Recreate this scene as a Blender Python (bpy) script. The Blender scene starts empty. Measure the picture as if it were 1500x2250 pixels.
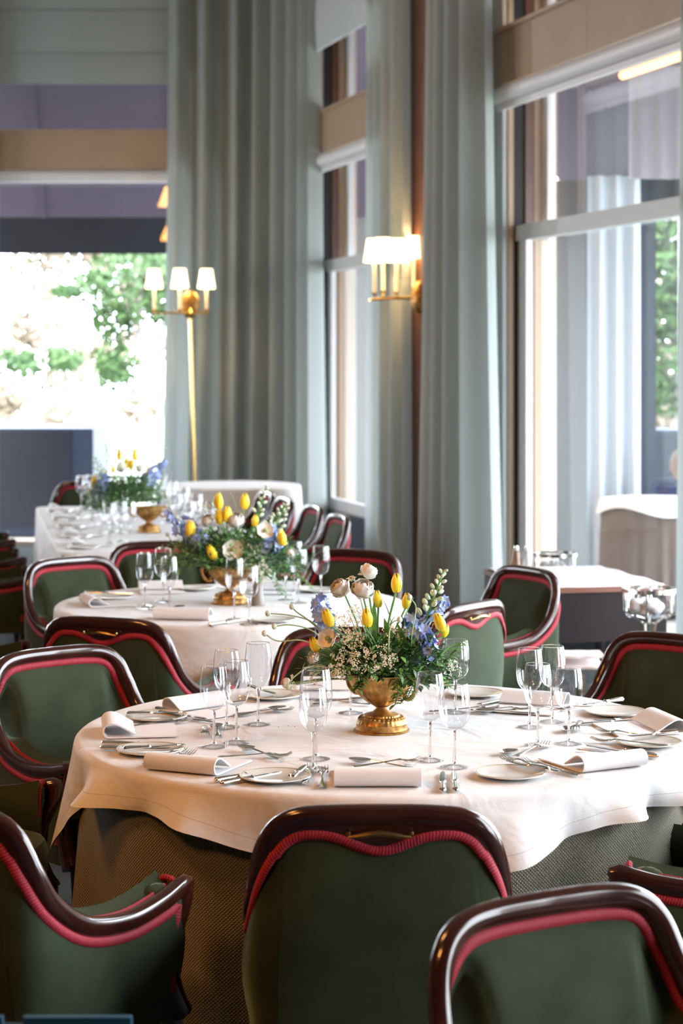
import bpy, math, random
from math import sin, cos, pi, radians, sqrt, atan2, exp
from mathutils import Vector, Matrix

# ---------------------------------------------------------------- camera, world, light
SC = bpy.context.scene
COL = SC.collection
K = 4375.0          # focal length in pixels of the 1500 x 2250 frame (70 mm on a 36 mm tall sensor)
HY = 794.0          # image row of the horizon
EYE = 1.71
cam_d = bpy.data.cameras.new('camera'); cam = bpy.data.objects.new('camera', cam_d); COL.objects.link(cam)
cam_d.sensor_width = 36; cam_d.sensor_fit = 'AUTO'; cam_d.lens = 70
cam_d.shift_y = -(1125 - HY) / 2250
cam.location = (0, 0, EYE); cam.rotation_euler = (pi / 2, 0, 0)
cam_d.clip_start = 0.05; cam_d.clip_end = 300
cam_d.dof.use_dof = True; cam_d.dof.focus_distance = 5.0; cam_d.dof.aperture_fstop = 4.5
SC.camera = cam
SC.view_settings.view_transform = 'Standard'
SC.view_settings.look = 'None'
SC.view_settings.gamma = 1
SC.view_settings.use_curve_mapping = False
SC.view_settings.exposure = 0.0
SC.cycles.max_bounces = 10
SC.cycles.transparent_max_bounces = 24
SC.cycles.transmission_bounces = 8
SC.cycles.glossy_bounces = 4
SC.cycles.diffuse_bounces = 4
SC.cycles.sample_clamp_indirect = 6
SC.cycles.caustics_reflective = False
SC.cycles.caustics_refractive = False
SC.cycles.use_denoising = True

W = bpy.data.worlds.new('world'); SC.world = W; W.use_nodes = True
bg = W.node_tree.nodes['Background']
bg.inputs[0].default_value = (0.86, 0.93, 1.0, 1); bg.inputs[1].default_value = 15.0

def light(name, kind, loc, energy, color, size=None, rot=None, target=None, sizey=None, soft=None):
    d = bpy.data.lights.new(name, kind); d.energy = energy; d.color = color
    o = bpy.data.objects.new(name, d); COL.objects.link(o); o.location = loc
    if kind == 'AREA':
        d.shape = 'RECTANGLE' if sizey else 'SQUARE'; d.size = size
        if sizey: d.size_y = sizey
    if kind == 'POINT' and soft: d.shadow_soft_size = soft
    if rot: o.rotation_euler = rot
    if target is not None:
        o.rotation_euler = (Vector(target) - Vector(loc)).to_track_quat('-Z', 'Y').to_euler()
    return o
s = light('sun', 'SUN', (0, 0, 30), 6.0, (1, .95, .86), target=(4.2, 7.0, 24.0)); s.data.angle = .02
# lights added for daylight through assumed tall right-wall windows nearer than the frame shows
WX0, WY0 = -0.517, 18.5
DU = (0.2747, -0.9615); NW = (-0.9615, -0.2747)      # along the right wall towards the camera / into the room
def wp(u, w, z): return Vector((WX0 + u * DU[0] + w * NW[0], WY0 + u * DU[1] + w * NW[1], z))
for uu, e in ((10.6, 150), (13.6, 42)):
    p = wp(uu, -0.02, 2.0)
    light('assumed_daylight', 'AREA', p, e, (.80, .90, 1.0), 2.3, target=p + Vector((NW[0], NW[1], -.12)), sizey=3.0)
# fill added before the solid left wall, standing for daylight from unseen windows
for yy in (11.5, 15.5): light('assumed_daylight', 'AREA', (-6.7, yy, 1.9), 165, (.88, .94, 1.0), 2.4, target=(0, yy + .4, 1.0), sizey=2.6)
# warm area lights added overhead for assumed room lamps out of view; no lamp bodies
light('assumed_warm_light', 'AREA', (-2.8, 1.2, 4.2), 80, (1, .42, .11), 0.8, target=(-.4, 4.6, .7))
light('assumed_warm_light', 'AREA', (-2.6, 3.8, 4.6), 85, (1, .43, .12), 0.8, target=(-.6, 7.4, .7))
light('assumed_warm_light', 'AREA', (-1.6, 13.5, 5.2), 10, (1, .66, .38), 0.8, target=(-1.0, 15.0, 2.0))

# ---------------------------------------------------------------- helpers
RND = random.Random(7)
def px(x, y, Y):
    return Vector(((x - 750) * Y / K, Y, EYE - (y - HY) * Y / K))
def tb(x, y, z=0.747):
    Y = (EYE - z) * K / (y - HY)
    return Vector(((x - 750) * Y / K, Y, z))

class MB:
    def __init__(s): s.v = []; s.f = []; s.uv = {}; s.mi = []; s.cur = 0
    def add(s, vs, fs, uvs=None):
        b = len(s.v); s.v += [tuple(v) for v in vs]
        for i, f in enumerate(fs):
            if uvs: s.uv[len(s.f)] = uvs[i]
            s.f.append(tuple(b + j for j in f)); s.mi.append(s.cur)
        return s
    def box(s, x0, x1, y0, y1, z0, z1, M=None):
        vs = [Vector((x, y, z)) for z in (z0, z1) for y in (y0, y1) for x in (x0, x1)]
        if M is not None: vs = [M @ v for v in vs]
        return s.add(vs, [(0, 2, 3, 1), (4, 5, 7, 6), (0, 1, 5, 4), (2, 6, 7, 3), (0, 4, 6, 2), (1, 3, 7, 5)])
    def wbox(s, u0, u1, z0, z1, w0, w1):
        vs = [wp(u, w, z) for z in (z0, z1) for w in (w0, w1) for u in (u0, u1)]
        return s.add(vs, [(0, 2, 3, 1), (4, 5, 7, 6), (0, 1, 5, 4), (2, 6, 7, 3), (0, 4, 6, 2), (1, 3, 7, 5)])
    def grid(s, rows, closed_u=False, closed_v=False, uvs=None):
        n, m = len(rows), len(rows[0]); vs = [p for r in rows for p in r]; fs = []; uu = []
        for i in range(n if closed_v else n - 1):
            for j in range(m if closed_u else m - 1):
                a, b = i * m + j, i * m + (j + 1) % m
                c, d = ((i + 1) % n) * m + (j + 1) % m, ((i + 1) % n) * m + j
                fs.append((a, b, c, d))
                if uvs: uu.append([uvs(j, i), uvs(j + 1, i), uvs(j + 1, i + 1), uvs(j, i + 1)])
                else: uu.append([(j / m, i / n), ((j + 1) / m, i / n), ((j + 1) / m, (i + 1) / n), (j / m, (i + 1) / n)])
        return s.add(vs, fs, uu)
    def tube(s, path, rad, seg=8, cap=True, flat=1.0, updir=None):
        path = [Vector(p) for p in path]; n = len(path)
        if not isinstance(rad, (list, tuple)): rad = [rad] * n
        rows = []; L = 0; lens = []; prev = None
        for i, p in enumerate(path):
            t = (path[min(i + 1, n - 1)] - path[max(i - 1, 0)])
            t = t.normalized() if t.length > 1e-9 else Vector((0, 0, 1))
            if updir is not None: a = Vector(updir)
            else: a = prev if prev is not None else (Vector((0, 0, 1)) if abs(t.z) < .9 else Vector((1, 0, 0)))
            a = (a - t * a.dot(t)); a = a.normalized() if a.length > 1e-6 else t.orthogonal().normalized()
            prev = a; b = t.cross(a)
            if i: L += (p - path[i - 1]).length
            lens.append(L)
            rows.append([p + a * (rad[i] * cos(2 * pi * k / seg)) + b * (rad[i] * flat * sin(2 * pi * k / seg)) for k in range(seg)])
        s.grid(rows, closed_u=True, uvs=lambda j, i: (j / seg, lens[min(i, n - 1)]))
        if cap:
            s.add(rows[0], [tuple(range(seg))[::-1]]); s.add(rows[-1], [tuple(range(seg))])
        return s
    def lathe(s, prof, seg=24, M=None, closed=False, fn=None):
        rows = []
        for (r, z) in prof:
            row = []
            for k in range(seg):
                a = 2 * pi * k / seg; rr = r * (fn(a, z) if fn else 1)
                v = Vector((rr * cos(a), rr * sin(a), z)); row.append(M @ v if M is not None else v)
            rows.append(row)
        return s.grid(rows, closed_u=True, closed_v=closed)
    def ball(s, c, r, seg=8, rings=5, M=None):
        c = Vector(c); r = Vector(r) if hasattr(r, '__len__') else Vector((r, r, r)); rows = []
        for i in range(rings + 1):
            t = pi * i / rings; row = []
            for k in range(seg):
                a = 2 * pi * k / seg
                v = Vector((r.x * sin(t) * cos(a), r.y * sin(t) * sin(a), r.z * cos(t)))
                row.append((M @ v if M is not None else v) + c)
            rows.append(row)
        return s.grid(rows[::-1], closed_u=True)
    def mesh(s, name, mats, smooth=True, weld=True):
        me = bpy.data.meshes.new(name); me.from_pydata(s.v, [], s.f)
        ul = me.uv_layers.new(name='UVMap')
        if s.uv:
            data = [0.0] * (2 * len(me.loops))
            for p in me.polygons:
                u = s.uv.get(p.index)
                if u:
                    for li, q in zip(p.loop_indices, u): data[2 * li] = q[0]; data[2 * li + 1] = q[1]
            ul.data.foreach_set('uv', data)
        for m in (mats if isinstance(mats, (list, tuple)) else [mats]): me.materials.append(m)
        if any(s.mi): me.polygons.foreach_set('material_index', s.mi)
        if smooth:
            me.polygons.foreach_set('use_smooth', [True] * len(me.polygons))
            try: me.set_sharp_from_angle(angle=radians(40))
            except Exception: pass
        me.update(); return me
    def build(s, name, mats, parent=None, smooth=True, **kw):
        return obj(name, s.mesh(name, mats, smooth), parent, **kw)

def tag(o, label=None, cat=None, group=None, kind=None):
    if label: o['label'] = label
    if cat: o['category'] = cat
    if group: o['group'] = group
    if kind: o['kind'] = kind
    return o
def obj(name, me, parent=None, loc=None, rot=None, scale=None, **kw):
    o = bpy.data.objects.new(name, me); COL.objects.link(o)
    if parent is not None: o.parent = parent
    if loc is not None: o.location = loc
    if rot is not None: o.rotation_euler = rot
    if scale is not None: o.scale = (scale,) * 3 if not hasattr(scale, '__len__') else scale
    return tag(o, **kw)
def thing(name, loc, rz=0, label=None, cat=None, group=None, kind=None):
    o = bpy.data.objects.new(name, None); COL.objects.link(o); o.empty_display_size = .1
    o.location = loc; o.rotation_euler = (0, 0, rz); return tag(o, label, cat, group, kind)
KIDS = {}
def copytree(o, parent=None, kids=None):
    c = o.copy(); COL.objects.link(c)
    if parent is not None: c.parent = parent
    for ch in list(o.children): copytree(ch, c)
    return c

def catmull(P, n=6):
    P = [Vector(p) for p in P]; out = []
    Q = [P[0] * 2 - P[1]] + P + [P[-1] * 2 - P[-2]]
    for i in range(1, len(Q) - 2):
        a, b, c, d = Q[i - 1], Q[i], Q[i + 1], Q[i + 2]
        for k in range(n):
            t = k / n
            out.append(.5 * ((2 * b) + (c - a) * t + (2 * a - 5 * b + 4 * c - d) * t * t + (3 * b - a - 3 * c + d) * t ** 3))
    out.append(P[-1]); return out

# ---------------------------------------------------------------- materials
def P(name, col, rough=.5, metal=0, noise=None, bump=None, sheen=0, coat=0, trans=0, emit=None, sub=0, spec=None, col2=None, nscale=20, ior=None, sheen_tint=None):
    m = bpy.data.materials.new(name); m.use_nodes = True; nt = m.node_tree; b = nt.nodes['Principled BSDF']
    b.inputs['Base Color'].default_value = (*col, 1); b.inputs['Roughness'].default_value = rough; b.inputs['Metallic'].default_value = metal
    if spec is not None: b.inputs['Specular IOR Level'].default_value = spec
    if sheen:
        b.inputs['Sheen Weight'].default_value = sheen; b.inputs['Sheen Roughness'].default_value = .35
        b.inputs['Sheen Tint'].default_value = (*(sheen_tint or (1, 1, 1)), 1)
    if coat: b.inputs['Coat Weight'].default_value = coat; b.inputs['Coat Roughness'].default_value = .06
    if trans: b.inputs['Transmission Weight'].default_value = trans
    if ior: b.inputs['IOR'].default_value = ior
    if sub: b.inputs['Subsurface Weight'].default_value = sub; b.inputs['Subsurface Radius'].default_value = (.02, .02, .02)
    if emit: b.inputs['Emission Color'].default_value = (*emit[0], 1); b.inputs['Emission Strength'].default_value = emit[1]
    tc = nt.nodes.new('ShaderNodeTexCoord')
    if col2:
        n = nt.nodes.new('ShaderNodeTexNoise'); n.inputs['Scale'].default_value = nscale; n.inputs['Detail'].default_value = 4
        nt.links.new(tc.outputs['Object'], n.inputs['Vector'])
        r = nt.nodes.new('ShaderNodeValToRGB'); r.color_ramp.elements[0].position = .35; r.color_ramp.elements[1].position = .65
        r.color_ramp.elements[0].color = (*col, 1); r.color_ramp.elements[1].color = (*col2, 1)
        nt.links.new(n.outputs['Fac'], r.inputs[0]); nt.links.new(r.outputs[0], b.inputs['Base Color'])
    if bump:
        n = nt.nodes.new('ShaderNodeTexNoise'); n.inputs['Scale'].default_value = bump[0]; n.inputs['Detail'].default_value = 5
        nt.links.new(tc.outputs['Object'], n.inputs['Vector'])
        bp = nt.nodes.new('ShaderNodeBump'); bp.inputs['Strength'].default_value = bump[1]; bp.inputs['Distance'].default_value = bump[2]
        nt.links.new(n.outputs['Fac'], bp.inputs['Height']); nt.links.new(bp.outputs[0], b.inputs['Normal'])
    return m
def node(nt, kind, **kw):
    n = nt.nodes.new(kind)
    for k, v in kw.items(): setattr(n, k, v)
    return n
def math_(nt, op, a, b=None, c=None):
    n = nt.nodes.new('ShaderNodeMath'); n.operation = op
    for i, v in enumerate((a, b, c)):
        if v is None: continue
        if isinstance(v, (int, float)): n.inputs[i].default_value = v
        else: nt.links.new(v, n.inputs[i])
    return n.outputs[0]

M = {}
M['velvet'] = P('green_velvet', (.026, .036, .018), .85, sheen=.5, sheen_tint=(.70, .88, .70), col2=(.038, .050, .026), nscale=9, bump=(420, .35, .002), spec=.15)
M['wood'] = P('mahogany', (.026, .006, .005), .20, coat=.8, col2=(.042, .011, .007), nscale=14, spec=.3)
M['brass_dark'] = P('aged_brass', (.42, .27, .10), .32, metal=1, col2=(.25, .16, .07), nscale=60)
M['brass'] = P('brass', (.85, .56, .20), .25, metal=1)
M['silver'] = P('silver', (.86, .83, .78), .14, metal=1)
M['gold'] = P('gold_leaf', (.62, .36, .11), .40, metal=.85, col2=(.26, .13, .04), nscale=38, bump=(90, .35, .003))
M['porcelain'] = P('porcelain', (.72, .72, .69), .12, coat=.5)
M['plate_line'] = P('plate_line', (.60, .50, .32), .25, metal=.4)
M['linen'] = P('white_linen', (.76, .74, .745), .85, bump=(600, .15, .001), sheen=.1)
M['tan_frame'] = P('tan_paint', (.42, .30, .20), .5, col2=(.44, .32, .22), nscale=3)
M['pale_frame'] = P('pale_paint', (.60, .63, .62), .5)
M['white_frame'] = P('white_paint', (.80, .80, .82), .4)
M['cream_wall'] = P('cream_paint', (.72, .60, .50), .6)
M['brown'] = P('dark_brown_wood', (.10, .032, .014), .35, col2=(.14, .05, .02), nscale=8)
M['black'] = P('black_slot', (.012, .010, .012), .6)
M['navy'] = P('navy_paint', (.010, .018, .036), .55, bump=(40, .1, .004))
M['navy_lit'] = P('navy_paint_lit_side', (.028, .048, .095), .55)  # same navy, lightened to paint in the light on the planter's side
M['purple'] = P('awning_canvas', (.088, .077, .120), .8, col2=(.098, .085, .133), nscale=6, bump=(150, .1, .002))
M['navy_canvas'] = P('valance_canvas', (.009, .013, .022), .8)
M['carpet'] = P('carpet', (.022, .032, .036), .95, col2=(.03, .042, .046), nscale=60, bump=(300, .5, .005))
M['ceiling'] = P('ceiling_paint', (.26, .24, .21), .8)
M['room_wall'] = P('panelled_wall', (.07, .045, .028), .6, col2=(.09, .06, .035), nscale=4)
M['terrace'] = P('terrace_stone', (.40, .39, .36), .8, col2=(.46, .45, .40), nscale=5)
M['render_wall'] = P('terrace_render', (.20, .203, .215), .8, bump=(30, .2, .01))
M['candle'] = P('candle_sleeve', (.95, .86, .62), .5, emit=((1, .70, .30), .55))
M['shade'] = P('lit_shade', (.95, .88, .72), .7, emit=((1, .80, .48), 3.2))
M['heat'] = P('glowing_heater', (.9, .3, .1), .5, emit=((1, .38, .16), 6))
M['blind'] = P('roman_blind_cloth', (.33, .39, .38), .85, sub=0, bump=(200, .2, .002))
M['blind2'] = P('pale_blind_cloth', (.55, .60, .62), .85, bump=(200, .2, .002))
M['tulip'] = P('tulip_yellow', (.95, .62, .015), .45, col2=(.98, .72, .04), nscale=50, sub=.1)
M['ranun'] = P('ranunculus_white', (.94, .91, .84), .6, col2=(.96, .95, .91), nscale=60, sub=.35)
M['cream_fl'] = P('anemone_cream', (.94, .90, .80), .6, sub=.3)
M['delph'] = P('delphinium_blue', (.24, .34, .70), .6, col2=(.46, .58, .88), nscale=70)
M['lace'] = P('lace_flower', (.86, .84, .68), .7)
M['leaf'] = P('leaf_green', (.09, .24, .05), .5, col2=(.18, .38, .09), nscale=40)
M['leaf_dark'] = P('leaf_dark', (.025, .085, .035), .5, col2=(.05, .14, .05), nscale=40)
M['leaf_pale'] = P('leaf_pale', (.30, .42, .20), .6, col2=(.42, .52, .32), nscale=60)
M['budgreen'] = P('bud_green', (.50, .62, .44), .6, col2=(.68, .74, .60), nscale=80)
M['centre'] = P('flower_centre', (.25, .26, .06), .7)
M['bark'] = P('bark', (.30, .27, .25), .9)
M['tree'] = P('tree_leaves', (.025, .07, .015), .6, col2=(.065, .125, .03), nscale=3)
M['blossom'] = P('pale_blossom', (.42, .34, .28), .8, col2=(.24, .20, .14), nscale=2)
M['crate'] = P('blue_plastic', (.005, .05, .10), .45, col2=(.008, .07, .13), nscale=8)
M['tray_cloth'] = P('pink_white_cloth', (.78, .70, .68), .85)
M['skin'] = P('skin', (.25, .15, .11), .6)
M['jacket'] = P('navy_jacket', (.03, .05, .12), .8)
M['hair'] = P('grey_hair', (.30, .28, .27), .8)

def thin_glass(name, tint, k, base):
    m = bpy.data.materials.new(name); m.use_nodes = True; nt = m.node_tree
    for n in list(nt.nodes):
        if n.type == 'BSDF_PRINCIPLED': nt.nodes.remove(n)
    out = [n for n in nt.nodes if n.type == 'OUTPUT_MATERIAL'][0]
    tr = node(nt, 'ShaderNodeBsdfTransparent'); tr.inputs[0].default_value = (*tint, 1)
    gl = node(nt, 'ShaderNodeBsdfGlossy'); gl.inputs['Roughness'].default_value = .01; gl.inputs[0].default_value = (1, 1, 1, 1)
    lw = node(nt, 'ShaderNodeLayerWeight'); lw.inputs[0].default_value = .5
    p5 = math_(nt, 'POWER', lw.outputs['Facing'], 4.0)
    f = math_(nt, 'MULTIPLY_ADD', p5, k, base); f = math_(nt, 'MINIMUM', f, .95)
    mx = node(nt, 'ShaderNodeMixShader'); nt.links.new(f, mx.inputs[0]); nt.links.new(tr.outputs[0], mx.inputs[1]); nt.links.new(gl.outputs[0], mx.inputs[2])
    nt.links.new(mx.outputs[0], out.inputs[0]); return m
M['pane'] = thin_glass('window_pane', (.95, .97, 1.0), 1.25, .06)
M['bowl'] = thin_glass('glass_bowl', (.955, .962, .975), 1.2, .075)
M['glass'] = P('clear_glass', (1, 1, 1), .0, trans=1, ior=1.45)

# red braid: chevrons along the length of the tube
def gimp_mat():
    m = P('red_braid', (.38, .010, .030), .7); nt = m.node_tree; b = nt.nodes['Principled BSDF']
    uv = node(nt, 'ShaderNodeUVMap'); sp = node(nt, 'ShaderNodeSeparateXYZ'); nt.links.new(uv.outputs[0], sp.inputs[0])
    a = math_(nt, 'MULTIPLY', sp.outputs[1], 2 * pi / .0065)
    c = math_(nt, 'SINE', math_(nt, 'MULTIPLY', sp.outputs[0], 4 * pi))
    w = math_(nt, 'SINE', math_(nt, 'MULTIPLY_ADD', c, 1.4, a))
    w = math_(nt, 'MULTIPLY_ADD', w, .5, .5)
    r = node(nt, 'ShaderNodeMixRGB'); nt.links.new(w, r.inputs[0]); r.inputs[1].default_value = (.15, .004, .010, 1); r.inputs[2].default_value = (.50, .014, .038, 1)
    nt.links.new(r.outputs[0], b.inputs['Base Color'])
    bp = node(nt, 'ShaderNodeBump'); bp.inputs['Strength'].default_value = .35; bp.inputs['Distance'].default_value = .0015
    nt.links.new(w, bp.inputs['Height']); nt.links.new(bp.outputs[0], b.inputs['Normal']); return m
M['gimp'] = gimp_mat()

# white damask cloth: UV y = distance from hem in metres; stitched hem line
def cloth_mat(name, col, line):
    m = P(name, col, .62, sheen=.15); nt = m.node_tree; b = nt.nodes['Principled BSDF']
    uv = node(nt, 'ShaderNodeUVMap'); sp = node(nt, 'ShaderNodeSeparateXYZ'); nt.links.new(uv.outputs[0], sp.inputs[0])
    d = math_(nt, 'ABSOLUTE', math_(nt, 'SUBTRACT', sp.outputs[1], .036)); l = math_(nt, 'LESS_THAN', d, .0011)
    hem = math_(nt, 'LESS_THAN', sp.outputs[1], .036)
    r = node(nt, 'ShaderNodeMixRGB'); nt.links.new(math_(nt, 'MULTIPLY', l, .55), r.inputs[0]); r.inputs[1].default_value = (*col, 1); r.inputs[2].default_value = (*line, 1)
    nt.links.new(r.outputs[0], b.inputs['Base Color'])
    tc = node(nt, 'ShaderNodeTexCoord')
    n1 = node(nt, 'ShaderNodeTexNoise'); n1.inputs['Scale'].default_value = 5; n1.inputs['Detail'].default_value = 3; n1.inputs['Distortion'].default_value = .6
    n2 = node(nt, 'ShaderNodeTexVoronoi'); n2.inputs['Scale'].default_value = 16; n2.feature = 'SMOOTH_F1'
    n3 = node(nt, 'ShaderNodeTexNoise'); n3.inputs['Scale'].default_value = 500
    for n in (n1, n2, n3): nt.links.new(tc.outputs['Object'], n.inputs['Vector'])
    h = math_(nt, 'MULTIPLY_ADD', n1.outputs[0], 1.0, math_(nt, 'MULTIPLY_ADD', n2.outputs[0], .04, math_(nt, 'MULTIPLY_ADD', n3.outputs[0], .03, math_(nt, 'MULTIPLY', hem, .08))))
    bp = node(nt, 'ShaderNodeBump'); bp.inputs['Strength'].default_value = .7; bp.inputs['Distance'].default_value = .03
    nt.links.new(h, bp.inputs['Height']); nt.links.new(bp.outputs[0], b.inputs['Normal']); return m
M['cloth'] = cloth_mat('white_damask', (.74, .715, .705), (.45, .38, .32))
# dotted skirt: UV in metres, raised dots in offset rows
def skirt_mat(name, c0, c1):
    m = P(name, c0, .8, sheen=.2); nt = m.node_tree; b = nt.nodes['Principled BSDF']
    uv = node(nt, 'ShaderNodeUVMap'); sp = node(nt, 'ShaderNodeSeparateXYZ'); nt.links.new(uv.outputs[0], sp.inputs[0])
    s1 = math_(nt, 'SINE', math_(nt, 'MULTIPLY', math_(nt, 'ADD', sp.outputs[0], sp.outputs[1]), pi / .0085))
    s2 = math_(nt, 'SINE', math_(nt, 'MULTIPLY', math_(nt, 'SUBTRACT', sp.outputs[0], sp.outputs[1]), pi / .0085))
    d = math_(nt, 'POWER', math_(nt, 'ABSOLUTE', math_(nt, 'MULTIPLY', s1, s2)), 2.0)
    r = node(nt, 'ShaderNodeMixRGB'); nt.links.new(d, r.inputs[0]); r.inputs[1].default_value = (*c0, 1); r.inputs[2].default_value = (*c1, 1)
    nt.links.new(r.outputs[0], b.inputs['Base Color'])
    bp = node(nt, 'ShaderNodeBump'); bp.inputs['Strength'].default_value = .9; bp.inputs['Distance'].default_value = .004
    nt.links.new(d, bp.inputs['Height']); nt.links.new(bp.outputs[0], b.inputs['Normal']); return m
M['skirt'] = skirt_mat('dotted_skirt', (.14, .125, .08), (.36, .33, .24))
M['skirt_tan'] = skirt_mat('tan_skirt', (.42, .33, .22), (.50, .40, .28))

def curtain_mat():
    m = P('curtain_cloth', (.42, .47, .45), .85, bump=(260, .2, .002)); nt = m.node_tree; b = nt.nodes['Principled BSDF']
    out = [n for n in nt.nodes if n.type == 'OUTPUT_MATERIAL'][0]
    t = node(nt, 'ShaderNodeBsdfTranslucent'); t.inputs[0].default_value = (.50, .56, .56, 1)
    mx = node(nt, 'ShaderNodeMixShader'); mx.inputs[0].default_value = .34
    nt.links.new(b.outputs[0], mx.inputs[1]); nt.links.new(t.outputs[0], mx.inputs[2]); nt.links.new(mx.outputs[0], out.inputs[0]); return m
M['curtain'] = curtain_mat()

# ---------------------------------------------------------------- room shell
def struct(name, mb, m, parent=None, smooth=False, **kw):
    o = mb.build(name, m, parent, smooth=smooth)
    if parent is None: o['kind'] = 'structure'
    for k, v in kw.items(): o[k] = v
    return o
H = 5.6
struct('floor', MB().add([(-6.8, -2, 0), (4.8, -2, 0), (4.8, 3, 0), (-.35, 18.62, 0), (-6.8, 18.62, 0)], [(0, 1, 2, 3, 4)]), M['carpet'])
struct('ceiling', MB().box(-7.0, 6, -2.2, 18.8, H, H + .2), M['ceiling'])
struct('wall_left', MB().box(-7.0, -6.8, -2.2, 18.8, 0, H), M['room_wall'])
struct('wall_back', MB().box(-7.0, 6, -2.2, -2.0, 0, H), M['room_wall'])
far = MB()
far.box(-1.30, -.30, 18.5, 18.8, 0, H); far.box(-6.9, -1.3, 18.5, 18.8, 5.15, H); far.box(-4.7, -3.3, 18.5, 18.8, 0, H); far.box(-6.9, -6.4, 18.5, 18.8, 0, H); far.box(-3.3, -1.3, 18.5, 18.8, 0, .04); far.box(-6.4, -4.7, 18.5, 18.8, 0, .3)
struct('wall_far', far, M['cream_wall'])
wr = MB()
OPEN = [(1.16, 3.6), (5.8, 8.9), (9.4, 11.8), (12.4, 14.8), (15.4, 17.8)]
pu = -.2
for a, b_ in OPEN:
    wr.wbox(pu, a, 0, H, -.34, 0); wr.wbox(a, b_, 5.2, H, -.34, 0); pu = b_
wr.wbox(pu, 21.4, 0, H, -.34, 0)
for a, b_ in OPEN[2:]: wr.wbox(a, b_, 3.55, 5.2, -.34, 0); wr.wbox(a, b_, 0, .43, -.34, 0)  # window openings out of view, assumed for the added lights
struct('wall_right', wr, M['cream_wall'])
for a, b_ in OPEN[:2]: struct('trim_1' if a < 2 else 'trim_2', MB().wbox(a, b_, 0, .43 if a < 2 else .12, -.30, -.01), M['navy'])

def sash_window(n, a, b_, two_board, ZB=.43):
    w = thing('window_%d' % n, wp(a, 0, 0), kind='structure')
    w.matrix_world = Matrix.Translation(wp(a, 0, 0)); inv = Matrix.Translation(-wp(a, 0, 0))
    def part(name, mb, m, smooth=False, **kw):
        mb.v = [tuple(Vector(v) - wp(a, 0, 0)) for v in mb.v]
        return mb.build(name, m, w, smooth=smooth, **kw)
    part('casing', MB().wbox(a - .34, a, 0, 3.5, 0, .03), M['pale_frame'])
    part('casing', MB().wbox(a - .34, a, 3.84, 5.2, 0, .03), M['cream_wall'], label='upper casing, peach from painted-in warm light')  # warm light put into the colour; the casing below stays pale
    for z0, z1 in ((ZB, 3.5), (3.84, 5.2)):
        part('jamb_board', MB().wbox(a, a + .02, z0, z1, -.035, .0), M['tan_frame'])
        part('sash_channel', MB().wbox(a, a + .012, z0, z1, -.115, -.035), M['black'])
        part('jamb_board', MB().wbox(a, a + .03, z0, z1, -.175, -.115), M['brown'], label='brown jamb board')
        part('jamb_board', MB().wbox(a, a + .035, z0, z1, -.225, -.175), M['tan_frame'])
        part('jamb_board', MB().wbox(b_ - .03, b_, z0, z1, -.30, 0), M['tan_frame'])
    # lower sash (nearer the room)
    part('sash_stile', MB().wbox(a + .012, a + .15, ZB, 2.5, -.115, -.072), M['white_frame'])
    part('sash_stile', MB().wbox(b_ - .15, b_ - .03, ZB, 2.5, -.115, -.072), M['white_frame'])
    part('bottom_rail', MB().wbox(a, b_, ZB, ZB + .1, -.12, -.07), M['white_frame'])
    part('meeting_rail', MB().wbox(a + .012, b_, 2.49, 2.59, -.13, -.05), M['pale_frame'])
    part('glass_pane', MB().add([wp(a + .14, -.093, ZB + .09), wp(b_ - .14, -.093, ZB + .09), wp(b_ - .14, -.093, 2.5), wp(a + .14, -.093, 2.5)], [(0, 1, 2, 3)]), M['pane'])
    # upper sash
    part('sash_stile', MB().wbox(a + .02, a + .11, 2.5, 3.5, -.285, -.235), M['white_frame'])
    part('glass_pane', MB().add([wp(a + .10, -.26, 2.5), wp(b_ - .05, -.26, 2.5), wp(b_ - .05, -.26, 3.5), wp(a + .10, -.26, 3.5)], [(0, 1, 2, 3)]), M['pane'])
    # transom boards and roller box
    us = [a - .42, a + .30, a + 1.42, b_ + .2] if two_board else [a - .42, b_ + .2]
    for u0, u1 in zip(us[:-1], us[1:]):
        part('transom_board', MB().wbox(u0 + .002, u1 - .002, 3.50, 3.84, -.02, .045), M['tan_frame'])
    part('transom_ledge', MB().wbox(us[0], us[-1], 3.84, 3.865, -.03, .07), M['tan_frame'])
    rp = [wp(a - .07, .045, 3.43), wp(b_, .045, 3.43)]
    part('roller_box', MB().tube(rp, .055, 16), M['white_frame'], True)
    part('roller_hem', MB().wbox(a - .05, b_, 3.335, 3.372, .03, .055), M['white_frame'])
    # light above the transom
    part('sash_stile', MB().wbox(a + .02, a + .11, 3.84, 5.2, -.285, -.235), M['white_frame'])
    part('mullion', MB().wbox(a + 1.25, a + 1.31, 3.84, 5.2, -.30, -.18), M['tan_frame'])
    part('glass_pane', MB().add([wp(a + .10, -.26, 3.84), wp(b_ - .05, -.26, 3.84), wp(b_ - .05, -.26, 5.2), wp(a + .10, -.26, 5.2)], [(0, 1, 2, 3)]), M['pane'])
    return w
sash_window(2, 1.16, 3.6, False)
sash_window(3, 5.8, 8.9, True, .12)
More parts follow.
